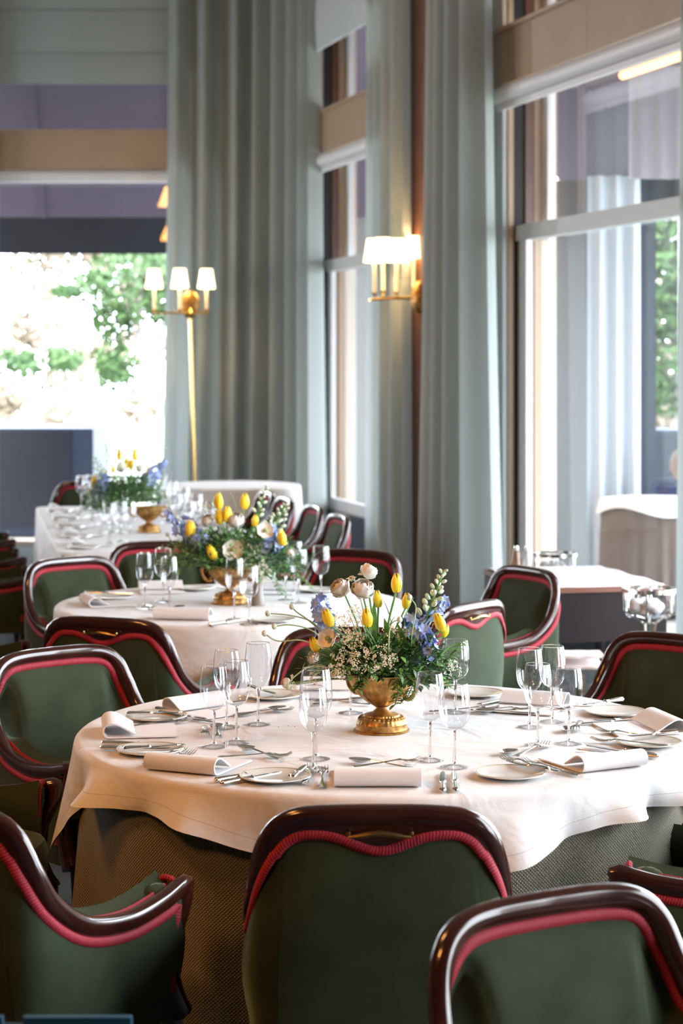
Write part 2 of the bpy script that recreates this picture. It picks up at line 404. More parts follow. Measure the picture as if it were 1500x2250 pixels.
# the far window, one broad fixed pane
fw = thing('window_1', (-3.0, 18.5, 0), kind='structure')
def fpart(name, mb, m, smooth=False):
    mb.v = [(v[0] + 3.0, v[1] - 18.5, v[2]) for v in mb.v]; return mb.build(name, m, fw, smooth=smooth)
fpart('glass_pane', MB().add([(-3.3, 18.62, .1), (-1.3, 18.62, .1), (-1.3, 18.62, 3.5), (-3.3, 18.62, 3.5)], [(0, 1, 2, 3)]), M['pane'])
fpart('glass_pane', MB().add([(-3.3, 18.62, 3.8), (-1.3, 18.62, 3.8), (-1.3, 18.62, 5.2), (-3.3, 18.62, 5.2)], [(0, 1, 2, 3)]), M['pane'])
fpart('transom_board', MB().box(-3.3, -1.3, 18.42, 18.75, 3.48, 3.82), M['tan_frame'])
fpart('transom_ledge', MB().box(-3.3, -1.3, 18.39, 18.75, 3.82, 3.85), M['tan_frame'])
fpart('roller_box', MB().tube([(-3.3, 18.42, 3.42), (-1.3, 18.42, 3.42)], .058, 16), M['white_frame'], True)
fpart('window_stile', MB().box(-1.52, -1.3, 18.5, 18.7, 0, 5.2), M['white_frame'])

# ---------------------------------------------------------------- curtains and blinds
def curtain(name, pts, top, bot, nf, amp, seed, label, group=None, flare=0.0, hem=None):
    """pts: plan line; folds stand off it; flare widens the cloth towards the hem"""
    r = random.Random(seed); line = catmull([(x, y, 0) for x, y in pts], 10)
    L = [0]
    for i in range(1, len(line)): L.append(L[-1] + (line[i] - line[i - 1]).length)
    N = nf * 14; rows = []; phs = [r.uniform(-.5, .5) for _ in range(nf + 2)]; am = [r.uniform(.55, 1.2) for _ in range(nf + 2)]
    def at(s):
        s = max(0, min(L[-1] - 1e-6, s)); i = 1
        while L[i] < s: i += 1
        t = (s - L[i - 1]) / (L[i] - L[i - 1]); p = line[i - 1].lerp(line[i], t); d = (line[i] - line[i - 1]).normalized()
        return p, Vector((d.y, -d.x, 0))
    zs = [top - (top - bot) * k / 24 for k in range(25)]
    for k, z in enumerate(zs):
        t = k / 24; row = []
        for j in range(N + 1):
            q = j / N; f = q * nf; i = int(min(f, nf - 1)); ph = f + .22 * (phs[i] * (1 - (f - i)) + phs[i + 1] * (f - i))
            c = sin(2 * pi * ph); c = c * (1.25 - .25 * c * c)
            a = amp * (am[i] * (1 - (f - i)) + am[i + 1] * (f - i)) * (.8 + .35 * t)
            qq = q + flare * t * t * (q - .5)
            p, n = at(0)[0], None
            s = qq * L[-1]
            p, n = at(min(max(s, 0), L[-1]))
            if s < 0: p = p + (line[0] - line[1]).normalized() * (-s)
            if s > L[-1]: p = p + (line[-1] - line[-2]).normalized() * (s - L[-1])
            row.append((p.x + n.x * a * c, p.y + n.y * a * c, z))
        rows.append(row)
    mb = MB(); mb.grid(rows); o = mb.build(name, M['curtain'])
    return tag(o, label, 'curtain', group)
def W2(u, w): v = wp(u, w, 0); return (v.x, v.y)
curtain('curtain', [(-1.58, 18.14), (-1.1, 18.12), (-.82, 18.08), (-.60, 17.86), W2(1.0, .16), W2(1.44, .12)], 5.3, .02, 7, .125, 3,
        'tall grey-green curtain hanging in the far corner behind the three-shade lamp', flare=.08)
curtain('curtain', [(-4.75, 18.12), (-4.0, 18.1), (-3.28, 18.12)], 5.3, .02, 6, .08, 17,
        'grey-green curtain outside the left border of the picture, seen only as a reflection')
curtain('curtain', [W2(3.20, .16), W2(3.7, .16), W2(4.14, .16)], 5.3, .02, 4, .06, 5,
        'narrow curtain left of the brown pier, behind the four-shade wall lamp')
curtain('curtain', [W2(5.02, .24), W2(5.5, .25), W2(6.02, .24)], 5.3, .02, 4, .115, 11,
        'full grey-green curtain right of the brown pier, falling behind the flowers', flare=.35)
curtain('curtain', [W2(8.69, .14), W2(9.1, .15), W2(9.8, .15)], 5.3, .02, 5, .055, 9,
        'curtain at the right border of the picture, beside the nearest window', flare=.12)
tag(MB().wbox(4.0, 4.6, 0, H, .0, .08).build('wood_pier', M['brown'], smooth=False), kind='structure').name = 'trim_3'

def roman_blind(name, mk, folds, m, label):
    b = thing(name, mk(0, 0), label=label, cat='blind'); o0 = Vector(mk(0, 0))
    for z0, z1, off in folds:
        rows = []
        for k in range(5):
            z = z0 + (z1 - z0) * k / 4; rows.append([Vector(mk(j / 24, z, off + .012 * sin(pi * (1 - k / 4)) + .004 * sin(j * 1.3))) - o0 for j in range(25)])
        rows2 = [[Vector(mk(j / 24, r_[j].z + o0.z, off - .02)) - o0 for j in range(25)] for r_ in rows][::-1]
        MB().grid(rows + rows2, closed_v=True).build('blind_fold', m, b)
    return b
roman_blind('roman_blind', lambda q, z, off=0: (-3.35 + 1.93 * q, 18.40 - off, z if z else 4.6), [(4.27, 4.55, .035), (4.50, 4.95, .02), (4.90, 5.3, .0)], M['blind'],
            'grey-green folded blind across the top of the far window')
def mk2(q, z, off=0):
    v = wp(.98 + 2.6 * q, .07 + off, z if z else 4.6); return (v.x, v.y, v.z)
roman_blind('roman_blind', mk2, [(4.37, 4.9, .03), (4.85, 5.3, .0)], M['blind2'], 'pale blue-white blind at the top of the window beside the corner curtain')

# ---------------------------------------------------------------- outside
struct('ground', MB().add([(-40, 18.7, -.05), (-.3, 18.7, -.05), (6, -2, -.05), (60, -2, -.05), (60, 90, -.05), (-40, 90, -.05)], [(0, 1, 2, 3, 4, 5)]), M['terrace'])
aw = thing('awning', (-2.4, 19, 3), label='purple awning with a navy valance outside the far window', cat='awning')
def apart(name, pts, m, th=.01):
    o0 = Vector((-2.4, 19, 3)); pts = [Vector(p) - o0 for p in pts]; n = (pts[1] - pts[0]).cross(pts[3] - pts[0]).normalized() * th
    MB().add(pts + [p + n for p in pts], [(0, 1, 2, 3), (7, 6, 5, 4), (0, 4, 5, 1), (1, 5, 6, 2), (2, 6, 7, 3), (3, 7, 4, 0)]).build(name, m, aw, smooth=False)
xs = [-5.6, -4.3, -3.02, -1.7, -.5, .4]
for a, b_ in zip(xs[:-1], xs[1:]):
    apart('canvas_panel', [(a + .012, 18.95, 5.25), (b_ - .012, 18.95, 5.25), (b_ - .012, 20.2, 3.17), (a + .012, 20.2, 3.17)], M['purple'])
    apart('valance', [(a, 20.2, 3.17), (b_, 20.2, 3.17), (b_, 20.22, 2.80), (a, 20.22, 2.80)], M['navy_canvas'])
for a in xs[1:-1]:
    apart('seam', [(a - .02, 18.93, 5.24), (a + .02, 18.93, 5.24), (a + .02, 20.17, 3.16), (a - .02, 20.17, 3.16)], M['purple'], .012)
aw2 = thing('awning', wp(6, -1, 3), label='lilac awning over the terrace outside the right windows', cat='awning')
def wpanel(parent, name, u0, u1, w0, z0, w1, z1, m):
    o0 = wp(6, -1, 3); pts = [wp(u0, w0, z0) - o0, wp(u1, w0, z0) - o0, wp(u1, w1, z1) - o0, wp(u0, w1, z1) - o0]
    n = (pts[1] - pts[0]).cross(pts[3] - pts[0]).normalized() * .012
    MB().add(pts + [p + n for p in pts], [(0, 1, 2, 3), (7, 6, 5, 4), (0, 4, 5, 1), (1, 5, 6, 2), (2, 6, 7, 3), (3, 7, 4, 0)]).build(name, m, parent, smooth=False)
for u0 in (.5, 2.7, 4.9, 7.1, 9.3):
    wpanel(aw2, 'canvas_panel', u0, u0 + 2.18, -.42, 5.2, -2.6, 3.35, M['purple'])
    wpanel(aw2, 'valance', u0, u0 + 2.18, -2.6, 3.35, -2.62, 3.0, M['navy_canvas'])
# navy planters / screens
def planter(x0, x1, y0, y1, h, label, panel=True):
    t = thing('planter', ((x0 + x1) / 2, (y0 + y1) / 2, -.05), label=label, cat='planter'); c = Vector(((x0 + x1) / 2, (y0 + y1) / 2, -.05)); T = Matrix.Translation(-c)
    MB().box(x0, x1, y0, y1, -.05, h, T).build('box', M['navy_lit'], t, smooth=False)
    MB().box(x0 + .03, x1 - .03 if not panel else x1 - .22, y0 - .02, y0, .05, h - .03, T).build('shaded_front', M['navy'], t, smooth=False)  # darker sheet that paints the shaded front of the box
    return t
planter(-4.6, -2.48, 19.9, 21.2, 1.04, 'large navy planter box outside, at the left border of the far window')
planter(-1.82, -1.2, 19.6, 20.4, .72, 'low navy planter box outside, beside the far curtain', False)
rail = thing('railing', (-2, 23.5, -.05), label='thin dark green garden railing beyond the terrace', cat='railing')
for z in (.72, .40): MB().tube([(-2, 0, z), (2, 0, z)], .014, 6).build('rail', M['leaf_dark'], rail)
for i in range(17): MB().tube([(-2 + .25 * i, 0, 0), (-2 + .25 * i, 0, .74)], .009, 5).build('post', M['leaf_dark'], rail)

def leaf_cloud(blobs, n, size, seed, flat=.5):
    r = random.Random(seed); mb = MB(); vs = []; fs = []
    for (c, rad, share) in blobs:
        for _ in range(int(n * share)):
            while True:
                d = Vector((r.uniform(-1, 1), r.uniform(-1, 1), r.uniform(-1, 1)))
                if d.length < 1: break
            p = Vector(c) + Vector((d.x * rad[0], d.y * rad[1], d.z * rad[2]))
            a = Vector((r.gauss(0, 1), r.gauss(0, 1), r.gauss(0, 1))).normalized(); b = a.orthogonal().normalized()
            sz = size * r.uniform(.6, 1.4); k = len(vs)
            vs += [p - a * sz, p + b * sz * flat, p + a * sz, p - b * sz * flat]; fs.append((k, k + 1, k + 2, k + 3))
    mb.add(vs, fs); return mb
def tree(loc, blobs, n, size, seed, label, m, trunk=True, group=None):
    t = thing('tree', loc, label=label, cat='tree', group=group)
    leaf_cloud(blobs, n, size, seed).build('foliage', m, t, kind='stuff')
    if trunk:
        c = blobs[0][0]
        MB().tube([(0, 0, 0), (c[0] * .3, 0, c[2] * .5), (c[0], 0, c[2])], [.05, .04, .02], 8).build('trunk', M['bark'], t)
        for k in range(5):
            a = k * 1.3; MB().tube([(c[0] * .7, 0, c[2] * .72), (c[0] + .3 * cos(a), .3 * sin(a), c[2] + .25)], [.018, .006], 5).build('branch', M['bark'], t)
    return t
p0 = px(322, 900, 26); 
tree((p0.x, 26, -.05), [((-.15, 0, 2.75), (.75, .6, .55), .55), ((-.45, .1, 2.25), (.3, .3, .28), .12), ((.28, .1, 2.6), (.35, .4, .4), .2), ((-.4, 0, 1.75), (.32, .3, .3), .13)],
     2600, .055, 21, 'slim young green tree outside the far window', M['tree'])
bl = []
rr = random.Random(4)
for i in range(60): bl.append(((rr.uniform(-4.2, 3.5), rr.uniform(-1, 1), rr.uniform(.2, 4.6)), (rr.uniform(.3, .7), .5, rr.uniform(.2, .5)), 1 / 60))
tree((-3.2, 33, -.05), bl, 9000, .10, 5, 'pale pink blossoming shrubs far outside the far window', M['blossom'], False)
gb = []
for (x, y) in ((30, 590 + 200), (60, 800), (130, 790), (150, 850 - 60), (205, 620), (345, 600), (240, 800), (250, 830), (265, 560), (350, 570), (150, 640)):
    q = px(x, y, 30); gb.append(((q.x, q.y - 30, q.z + .05), (rr.uniform(.15, .35), .4, rr.uniform(.1, .22)), 1 / 11))
tree((0, 30, -.05), gb, 1500, .07, 9, 'scattered green boughs among the pale blossom, far window', M['tree'], False)
# right terrace
tree((4.4, 26, -.05), [((0, 0, 3.6), (1.6, 1.6, 1.4), .5), ((.3, 0, 1.9), (1.5, 1.2, .9), .3), ((-1.2, .5, 2.8), (.8, 1, 1), .2)], 7000, .10, 31, 'green tree outside standing in for trees reflected in the nearest right window', M['tree'])  # added tree, standing for trees that the window glass mirrors
tree((6.4, 30, -.05), [((0, 0, 1.6), (3.5, 1.0, 1.4), .5), ((0, 0, 4), (3.5, 1, 1.8), .5)], 6000, .13, 32, 'pale blossoming shrub behind the terrace tree', M['blossom'], False)
tag(MB().box(1.36, 1.90, 15.3, 15.6, -.05, 3.1).build('terrace_pier', M['render_wall'], smooth=False), 'pale grey pier outside the nearest right window', 'pier')
tag(MB().box(-.30, .62, 20.2, 20.6, -.05, 4.6).build('terrace_wall', M['render_wall'], smooth=False), 'pale rendered wall outside the window beside the corner', 'wall')
def reflected_curtain():
    rows = []
    for z in [3.1 - 3.1 * k / 12 for k in range(13)]:
        rows.append([(1.84 + .40 * j / 50, 14.9 + .035 * sin(j * .40) , z) for j in range(51)])
    return MB().grid(rows)
m_out = P('reflected_drape_blue', (.48, .54, .60), .85)
tag(reflected_curtain().build('reflected_drape', m_out), 'pale blue drape outside standing in for a curtain reflected in the window glass', 'drape')  # cloth added outside for the far curtain's reflection in the glass
tag(MB().box(2.27, 2.40, 15.2, 15.4, -.05, 3.2).build('reflected_post', M['navy'], smooth=False), 'navy post outside standing in for a reflected navy edge, right of the pale drape', 'post')  # added post, standing for a navy edge mirrored in the glass
planter(2.42, 2.95, 16.2, 16.9, 1.15, 'navy planter outside standing in for a reflected one, behind the seated person', False)  # added planter, standing for the one mirrored in the glass
ht = thing('patio_heater', wp(6.1, -.9, 3.65), label='glowing orange heater bar under the terrace awning', cat='heater')
o0 = wp(6.1, -.9, 3.65)
MB().tube([wp(5.6, -.9, 3.63) - o0, wp(6.7, -.9, 3.63) - o0], .03, 8).build('heating_tube', M['heat'], ht)
MB().tube([wp(5.5, -.9, 3.70) - o0, wp(6.8, -.9, 3.70) - o0], .06, 8, flat=.5).build('reflector', M['purple'], ht)
for uu in (5.6, 6.7): MB().tube([wp(uu, -.9, 3.70) - o0, wp(uu, -.9, 4.78) - o0], .012, 6).build('hanging_rod', M['black'], ht)
rows = [[(2.09 + .52 * j / 30, 14.5 + .012 * sin(j * .8), 3.86 - .82 * k / 6) for j in range(31)] for k in range(7)]
tag(MB().grid(rows + [[(x, y + .02, z) for x, y, z in r_] for r_ in rows[::-1]], closed_v=True).build('terrace_blind', P('lilac_white_cloth', (.34, .33, .38), .85)), 'lilac-white hanging blind outside, behind the upper pane of the nearest window', 'blind')

# table and diner added outside, standing for reflections in the window glass
ot = thing('reflected_table', (2.22, 13.9, -.05), label='table with white cloth and brown pleated skirt, outside stand-in for a reflected one', cat='table')
def drape(name, shape, drop, z, mat, parent, rot=0, folds=(0, 0), nth=240, top=True, rows=12, flare=.02, seed=1, foldfn=None, uvs=None, tuck=0.0, edge=.018):
    """shape(th)->radius, drop(th)->length; folds=(count, amplitude)"""
    r = random.Random(seed); ph = [r.uniform(0, 6.28) for _ in range(6)]
    g = []; info = []
    if top:
        for q in (0.001, .25, .5, .7, .85, .95): g.append([Vector((shape(t) * q * cos(t), shape(t) * q * sin(t), z)) for t in [2 * pi * k / nth for k in range(nth)]]); info.append(('t', q))
    for q in (0, 30, 60, 90):
        a = radians(q); row = []
        for k in range(nth):
            t = 2 * pi * k / nth; R = shape(t) - edge + edge * sin(a); row.append(Vector((R * cos(t), R * sin(t), z - edge * (1 - cos(a)))))
        g.append(row); info.append(('e', q))
    for i in range(1, rows + 1):
        s = i / rows; row = []
        for k in range(nth):
            t = 2 * pi * k / nth; D = drop(t)
            f = folds[1] * s ** 1.1 * (sin(folds[0] * t + ph[0] + .9 * sin(3 * t + ph[1])) * .7 + .3 * sin(folds[0] * 1.7 * t + ph[2]))
            if foldfn: f += foldfn(t, s)
            R = shape(t) + flare * s + f; row.append(Vector((R * cos(t), R * sin(t), z - edge - (D - edge) * s)))
        g.append(row); info.append(('d', s))
    mb = MB()
    def uvf(j, i):
        i = min(i, len(g) - 1); t = 2 * pi * (j % nth) / nth; k = info[i]
        if uvs: return (j / nth * 2 * pi * shape(0), g[i][j % nth].z)
        return (j / nth * 5, drop(t) * (1 - k[1]) if k[0] == 'd' else 1.0)
    mb.grid(g, closed_u=True, uvs=uvf)
    o = mb.build(name, mat, parent)
    return o
rc = lambda R: (lambda t: R)
drape('tablecloth_top', rc(.42), lambda t: .07 + .03 * cos(4 * t), .80, M['linen'], ot, nth=96, rows=3)
drape('pleated_skirt', rc(.405), lambda t: .74, .78, P('brown_skirt', (.13, .10, .085), .8), ot, nth=160, folds=(22, .02), rows=4, top=False)

pe = thing('person', (2.52, 14.62, -.22), radians(165), label='person in a dark jacket bending over the table, outside stand-in for a reflection', cat='person')  # figure added outside in place of a reflection in the glass
def person_body():
    V = {'hip': (0, 0, .5), 'waist': (0, .03, .68), 'chest': (0, .12, .92), 'neck': (0, .2, 1.06), 'sl': (.19, .15, 1.0), 'el': (.26, .27, .78), 'hl': (.16, .48, .80),
         'sr': (-.19, .15, 1.0), 'er': (-.26, .27, .78), 'hr': (-.16, .48, .80), 'kl': (.12, .45, .5), 'fl': (.12, .45, .06), 'kr': (-.12, .45, .5), 'fr': (-.12, .45, .06)}
    R = dict(hip=.16, waist=.15, chest=.17, neck=.06, sl=.08, el=.055, hl=.035, sr=.08, er=.055, hr=.035, kl=.08, fl=.05, kr=.08, fr=.05)
    E_ = [('hip', 'waist'), ('waist', 'chest'), ('chest', 'neck'), ('chest', 'sl'), ('sl', 'el'), ('el', 'hl'), ('chest', 'sr'), ('sr', 'er'), ('er', 'hr'), ('hip', 'kl'), ('kl', 'fl'), ('hip', 'kr'), ('kr', 'fr')]
    ks = list(V); me = bpy.data.meshes.new('body'); me.from_pydata([V[k] for k in ks], [(ks.index(a), ks.index(b)) for a, b in E_], [])
    o = obj('body', me, pe); md = o.modifiers.new('skin', 'SKIN'); o.modifiers.new('sub', 'SUBSURF').levels = 1
    for i, k in enumerate(ks): me.skin_vertices[0].data[i].radius = (R[k], R[k]) if me.skin_vertices else (R[k], R[k])
    if me.skin_vertices: me.skin_vertices[0].data[0].use_root = True
    me.materials.append(M['jacket'])
try: person_body()
except Exception as ex: print('person', ex)
MB().ball((0, .27, 1.17), (.075, .095, .115), 14, 10).ball((0, .365, 1.15), (.014, .02, .02), 6, 4).ball((.078, .26, 1.16), (.012, .02, .03), 6, 4).ball((-.078, .26, 1.16), (.012, .02, .03), 6, 4).build('head', M['skin'], pe)
MB().ball((0, .245, 1.20), (.085, .10, .105), 14, 10).build('hair', M['hair'], pe)
# ---------------------------------------------------------------- tables
def legs_table(label, loc, R, zt, name='round_table', cat='table'):
    t = thing(name, loc, label=label, cat=cat)
    MB().lathe([(.001, zt - .03), (R, zt - .03), (R, zt), (.001, zt)], 48).build('tabletop', M['room_wall'], t)
    MB().lathe([(.25, 0), (.25, .03), (.05, .06), (.05, zt - .03)], 20).build('pedestal', M['brown'], t)
    return t
TZ = .746
def angd(a, b): return abs((a - b + pi) % (2 * pi) - pi)
# main table
MC = Vector((.107, 5.2, 0)); MR = .80
legs_table('front round table hidden under its white cloth and dotted skirt', MC, .785, TZ - .012)
def drop_main(t):
    pk = [(radians(182), .245, .24), (radians(272), .12, .42), (radians(358), .19, .26), (radians(88), .25, .4)]
    d = .088
    for a, h, w in pk: d += h * max(0, 1 - angd(t, a) / (w * 1.75)) ** 1.25 if angd(t, a) < w * 1.75 else 0
    return d + .006 * sin(9 * t)
def fold_main(t, s):
    f = 0
    for a, A, w in ((182, .045, .12), (200, -.035, .08), (212, .060, .07), (224, -.022, .07), (236, .030, .09), (250, -.02, .07), (263, .03, .09), (290, .045, .09), (301, -.03, .06), (312, .055, .06), (321, -.03, .05), (329, .05, .05), (337, -.025, .04), (345, .05, .05), (353, -.03, .05), (360, .04, .05)):
        f += A * exp(-(angd(t, radians(a)) / w) ** 2)
    return f * s ** 1.2
o = drape('tablecloth', rc(MR), drop_main, TZ, M['cloth'], None, nth=420, rows=16, flare=.022, foldfn=fold_main, folds=(31, .003)); o.location = MC
tag(o, 'white cloth on the front round table, hem hanging in corners', 'tablecloth')
o = drape('table_skirt', rc(MR - .022), lambda t: TZ - .03, TZ - .02, M['skirt'], None, nth=420, rows=16, flare=.03, folds=(15, .034), seed=4, top=False, uvs=1); o.location = MC
tag(o, 'dotted olive-grey skirt reaching the floor under the front round table', 'table skirt')
# second table
T2 = Vector((-.44, 7.94, 0)); R2 = .70
legs_table('second round table hidden under its long cloth', T2, .685, TZ - .012)
o = drape('tablecloth', rc(R2), lambda t: .62 + .02 * sin(4 * t), TZ, M['cloth'], None, nth=300, rows=14, flare=.03, folds=(13, .018), seed=8); o.location = T2
tag(o, 'long white cloth on the second round table, warm tan in shade', 'tablecloth')
# long table
T3 = Vector((-1.18, 11.72, 0)); A3 = radians(10.8)
def shape3(t):
    c, s_ = abs(cos(t)), abs(sin(t)); hx, hy = .56, 1.64; p = 26
    return ((c / hx) ** p + (s_ / hy) ** p) ** (-1 / p)
t3 = thing('long_table', T3, A3, 'long dining table under white cloth in front of the navy planter', 'table')
MB().box(-.54, .54, -1.62, 1.62, TZ - .045, TZ - .015).build('tabletop', M['room_wall'], t3, smooth=False)
for sx in (-.45, .45):
    for sy in (-1.45, 1.45): MB().lathe([(.03, 0), (.04, .3), (.03, .7)], 10, Matrix.Translation((sx, sy, 0))).build('leg', M['brown'], t3)
o = drape('tablecloth', shape3, lambda t: .60, TZ, M['cloth'], None, nth=480, rows=12, flare=.06, folds=(24, .022), seed=12); o.location = T3; o.rotation_euler = (0, 0, A3)
tag(o, 'white cloth over the long table, hanging in deep folds at its left side', 'tablecloth')
# far round side table
T4 = Vector((-.86, 15.55, 0))
legs_table('small round table by the far curtain hidden under its cloth', T4, .53, TZ - .012)
o = drape('tablecloth', rc(.545), lambda t: .66, TZ, M['cloth'], None, nth=200, rows=10, flare=.04, folds=(11, .02), seed=15); o.location = T4
tag(o, 'bright white cloth on the bare round table in the far corner', 'tablecloth')

# ---------------------------------------------------------------- armchair
RAIL_H = [(0, -.31, .815), (.11, -.307, .813), (.175, -.298, .802), (.215, -.285, .768), (.238, -.265, .705), (.252, -.222, .632), (.263, -.13, .570), (.268, 0, .547), (.268, .12, .556), (.264, .20, .572)]
half = catmull(RAIL_H, 7)
RAIL = [Vector((-p.x, p.y, p.z)) for p in half[::-1]] + half[1:]
NR = len(RAIL); HALFN = len(half)
def outn(i):
    a = RAIL[max(i - 1, 0)]; b = RAIL[min(i + 1, NR - 1)]; d = Vector((b.x - a.x, b.y - a.y, 0))
    n = Vector((d.y, -d.x, 0)); return n.normalized() if n.length > 1e-9 else Vector((0, -1, 0))
def downn(i):
    a = RAIL[max(i - 1, 0)]; b = RAIL[min(i + 1, NR - 1)]; t = (b - a).normalized(); o_ = outn(i)
    d = t.cross(o_); d.normalize()
    return d if d.z < 0 or (abs(d.z) < .3) else -d
def insn(i):
    # direction in the surface of the back, perpendicular to the rail, pointing into the upholstered field
    a = RAIL[max(i - 1, 0)]; b = RAIL[min(i + 1, NR - 1)]; t = (b - a).normalized(); n = outn(i); d = t.cross(n).normalized()
    return d if d.z < 0 else -d
def serp(i):
    x = RAIL[i].x; y = RAIL[i].y
    if y > -.28: return 0
    return .036 * exp(-(x / .075) ** 2) + .004
def build_chair():
    t = thing('armchair', (0, 0, 0), 0, 'x', 'chair')
    # rail: rounded profile
    path = RAIL; rows = []; L = 0
    for i, p in enumerate(path):
        o_ = outn(i); d = insn(i); row = []
        for k in range(14):
            a = 2 * pi * k / 14; ca, sa = cos(a), sin(a)
            row.append(p + o_ * (.019 * (abs(ca) ** .8) * (1 if ca > 0 else -1)) + d * (.021 * (abs(sa) ** .8) * (1 if sa > 0 else -1)))
        rows.append(row)
    mb = MB(); mb.grid(rows, closed_u=True)
    mb.add(rows[0], [tuple(range(14))]); mb.add(rows[-1], [tuple(range(14))[::-1]])
    # wooden field behind the top rail (serpentine lower edge)
    ra, rb = [], []
    idx = [i for i in range(NR) if RAIL[i].y < -.262]
    for i in idx:
        o_ = outn(i); d = insn(i); s_ = .026 + serp(i)
        ra.append(RAIL[i] + o_ * .012 + d * .010); rb.append(RAIL[i] + o_ * .010 + d * s_)
    mb.grid([ra, rb])
    # scroll ends and front posts
    for sx in (-1, 1):
        e = Vector((sx * .264, .20, .572))
        mb.tube([e + Vector((0, -.01, 0)), e + Vector((0, .018, .006)), e + Vector((0, .034, .004)), e + Vector((0, .040, -.002))], [.020, .021, .017, .006], 10)
        mb.tube(catmull([(sx * .264, .222, .575), (sx * .263, .216, .535), (sx * .260, .185, .47), (sx * .257, .175, .40), (sx * .256, .195, .335), (sx * .256, .215, .30)], 4), [.020, .020, .020, .020, .020, .020, .020, .020, .020, .020, .020, .020, .021, .022, .023, .024, .025, .026, .027, .028, .028], 10)
    mb.build('wooden_frame', M['wood'], t)
    bot = .30
    # outer shell
    rows = []
    for i in range(NR):
        p = RAIL[i]; o_ = outn(i); d = insn(i); st = p + o_ * .006 + d * (.020 + serp(i)); row = []
        by = max(p.y, -.262) * .96; bx = p.x * (.97 if p.y > -.26 else 1.0)
        en = Vector((p.x * 1.0 if abs(p.x) > .2 else p.x * 1.06, min(p.y * .93, .19), bot))
        for k in range(9):
            s_ = k / 8; q = st.lerp(en, s_); q = q + o_ * (.014 * sin(pi * min(1, s_ * 1.25)))
            row.append(q)
        rows.append(row)
    mb = MB(); mb.grid(rows); mb.build('outer_cover', M['velvet'], t)
    # inner shell with padded roll
    rows = []
    for i in range(NR):
        p = RAIL[i]; o_ = outn(i); d = insn(i)
        a = min(1, max(0, (p.y + .262) / .13)); a = a * a * (3 - 2 * a); e = 1 - a; UZ = Vector((0, 0, 1))
        bk = min(1, max(0, (-.08 - p.y) / .2)); inv = Vector((-p.x / .26, bk, 0)).normalized()
        row = [p + d * (.020 * e) - o_ * (.002 * e + .014 * a)]
        row.append(p + d * (.036 * e) - o_ * (.012 * e + .030 * a) + UZ * (.010 * a))
        row.append(p + d * (.046 * e) - o_ * (.014 * e + .040 * a) + UZ * (.018 * a) + inv * .004)
        last = row[-1] + inv * (.016 * e + .018 * a) + UZ * (-.012 * e + .012 * a)
        row.append(last)
        tgt = Vector((p.x * .80, (-.225) * (1 - bk * 0) if p.y < -.225 else p.y, .43)); tgt.y = max(tgt.y, -.225)
        for k in range(1, 9):
            s_ = k / 8; q = last.lerp(tgt, s_) + inv * (.026 * sin(pi * s_ ** .8)); row.append(q)
        rows.append(row)
    mb = MB(); mb.grid([r_[::-1] for r_ in rows])
    for r_ in (rows[0], rows[-1]): mb.add([r_[k] for k in range(len(r_))] + [Vector((RAIL[0].x if r_ is rows[0] else RAIL[-1].x, .19, .43))], [tuple(range(len(r_) + 1))])
    mb.build('inner_cover', M['velvet'], t)
    # red braids
    def braid(fn, i0=0, i1=NR, extra=None):
        pth = [fn(i) for i in range(i0, i1)]
        if extra: pth = extra[0] + pth + extra[1]
        mb = MB(); n = len(pth); rows = []; Ln = 0; ls = []
        for j, p in enumerate(pth):
            tt = (pth[min(j + 1, n - 1)] - pth[max(j - 1, 0)]).normalized(); o_ = outn(min(max(i0 + j - (len(extra[0]) if extra else 0), 0), NR - 1)); d = tt.cross(o_).normalized()
            if j: Ln += (p - pth[j - 1]).length
            ls.append(Ln); rows.append([p + o_ * (.0055 * cos(2 * pi * k / 8)) + d * (.0105 * sin(2 * pi * k / 8)) for k in range(8)])
        mb.grid(rows, closed_u=True, uvs=lambda j, i: (j / 8, ls[min(i, n - 1)])); return mb
    fo = lambda i: RAIL[i] + outn(i) * .009 + insn(i) * (.0295 + serp(i))
    ex0 = [Vector((-.272, .165, .36)), Vector((-.273, .160, .42)), Vector((-.275, .172, .49))]; ex1 = [Vector((-v.x, v.y, v.z)) for v in ex0[::-1]]
    braid(fo, 2, NR - 2, (ex0, ex1)).build('outer_braid', M['gimp'], t)
    def fi(i):
        p = RAIL[i]; a = min(1, max(0, (p.y + .262) / .13)); a = a * a * (3 - 2 * a); e = 1 - a
        return p + insn(i) * (.029 * e) - outn(i) * (.010 * e + .023 * a) + Vector((0, 0, .008 * a))
    braid(fi, 2, NR - 2).build('inner_braid', M['gimp'], t)
    # braid round the front of each arm pad
    for sx in (-1, 1):
        cpt = Vector((sx * .235, .192, .555)); pth = [cpt + Vector((sx * .030 * cos(a), .004, .030 * sin(a) + .006)) for a in [pi * k / 10 for k in range(11)]]
        MB().tube(pth + [cpt + Vector((-sx * .030, .002, -.05))], .0075, 8).build('arm_braid', M['gimp'], t)
        rows = []
        MB().ball(cpt + Vector((0, -.035, -.004)), (.031, .045, .036), 10, 8).build('arm_pad', M['velvet'], t)
    # brass pull
    if True:
        yb = -.338; mb = MB()
        pth = [Vector((x, yb - .004 * cos(x * 30), .781 + .004 * cos(x * 45))) for x in [-.062 + .0124 * k for k in range(11)]]
        mb.tube(pth, [.002, .0035, .0055, .0062, .0058, .0066, .0058, .0062, .0055, .0035, .002], 8)
        mb.ball((-.062, yb + .004, .783), .005, 6, 4); mb.ball((.062, yb + .004, .783), .005, 6, 4)
        mb.build('brass_pull', M['brass_dark'], t)
    # seat
    rows = []
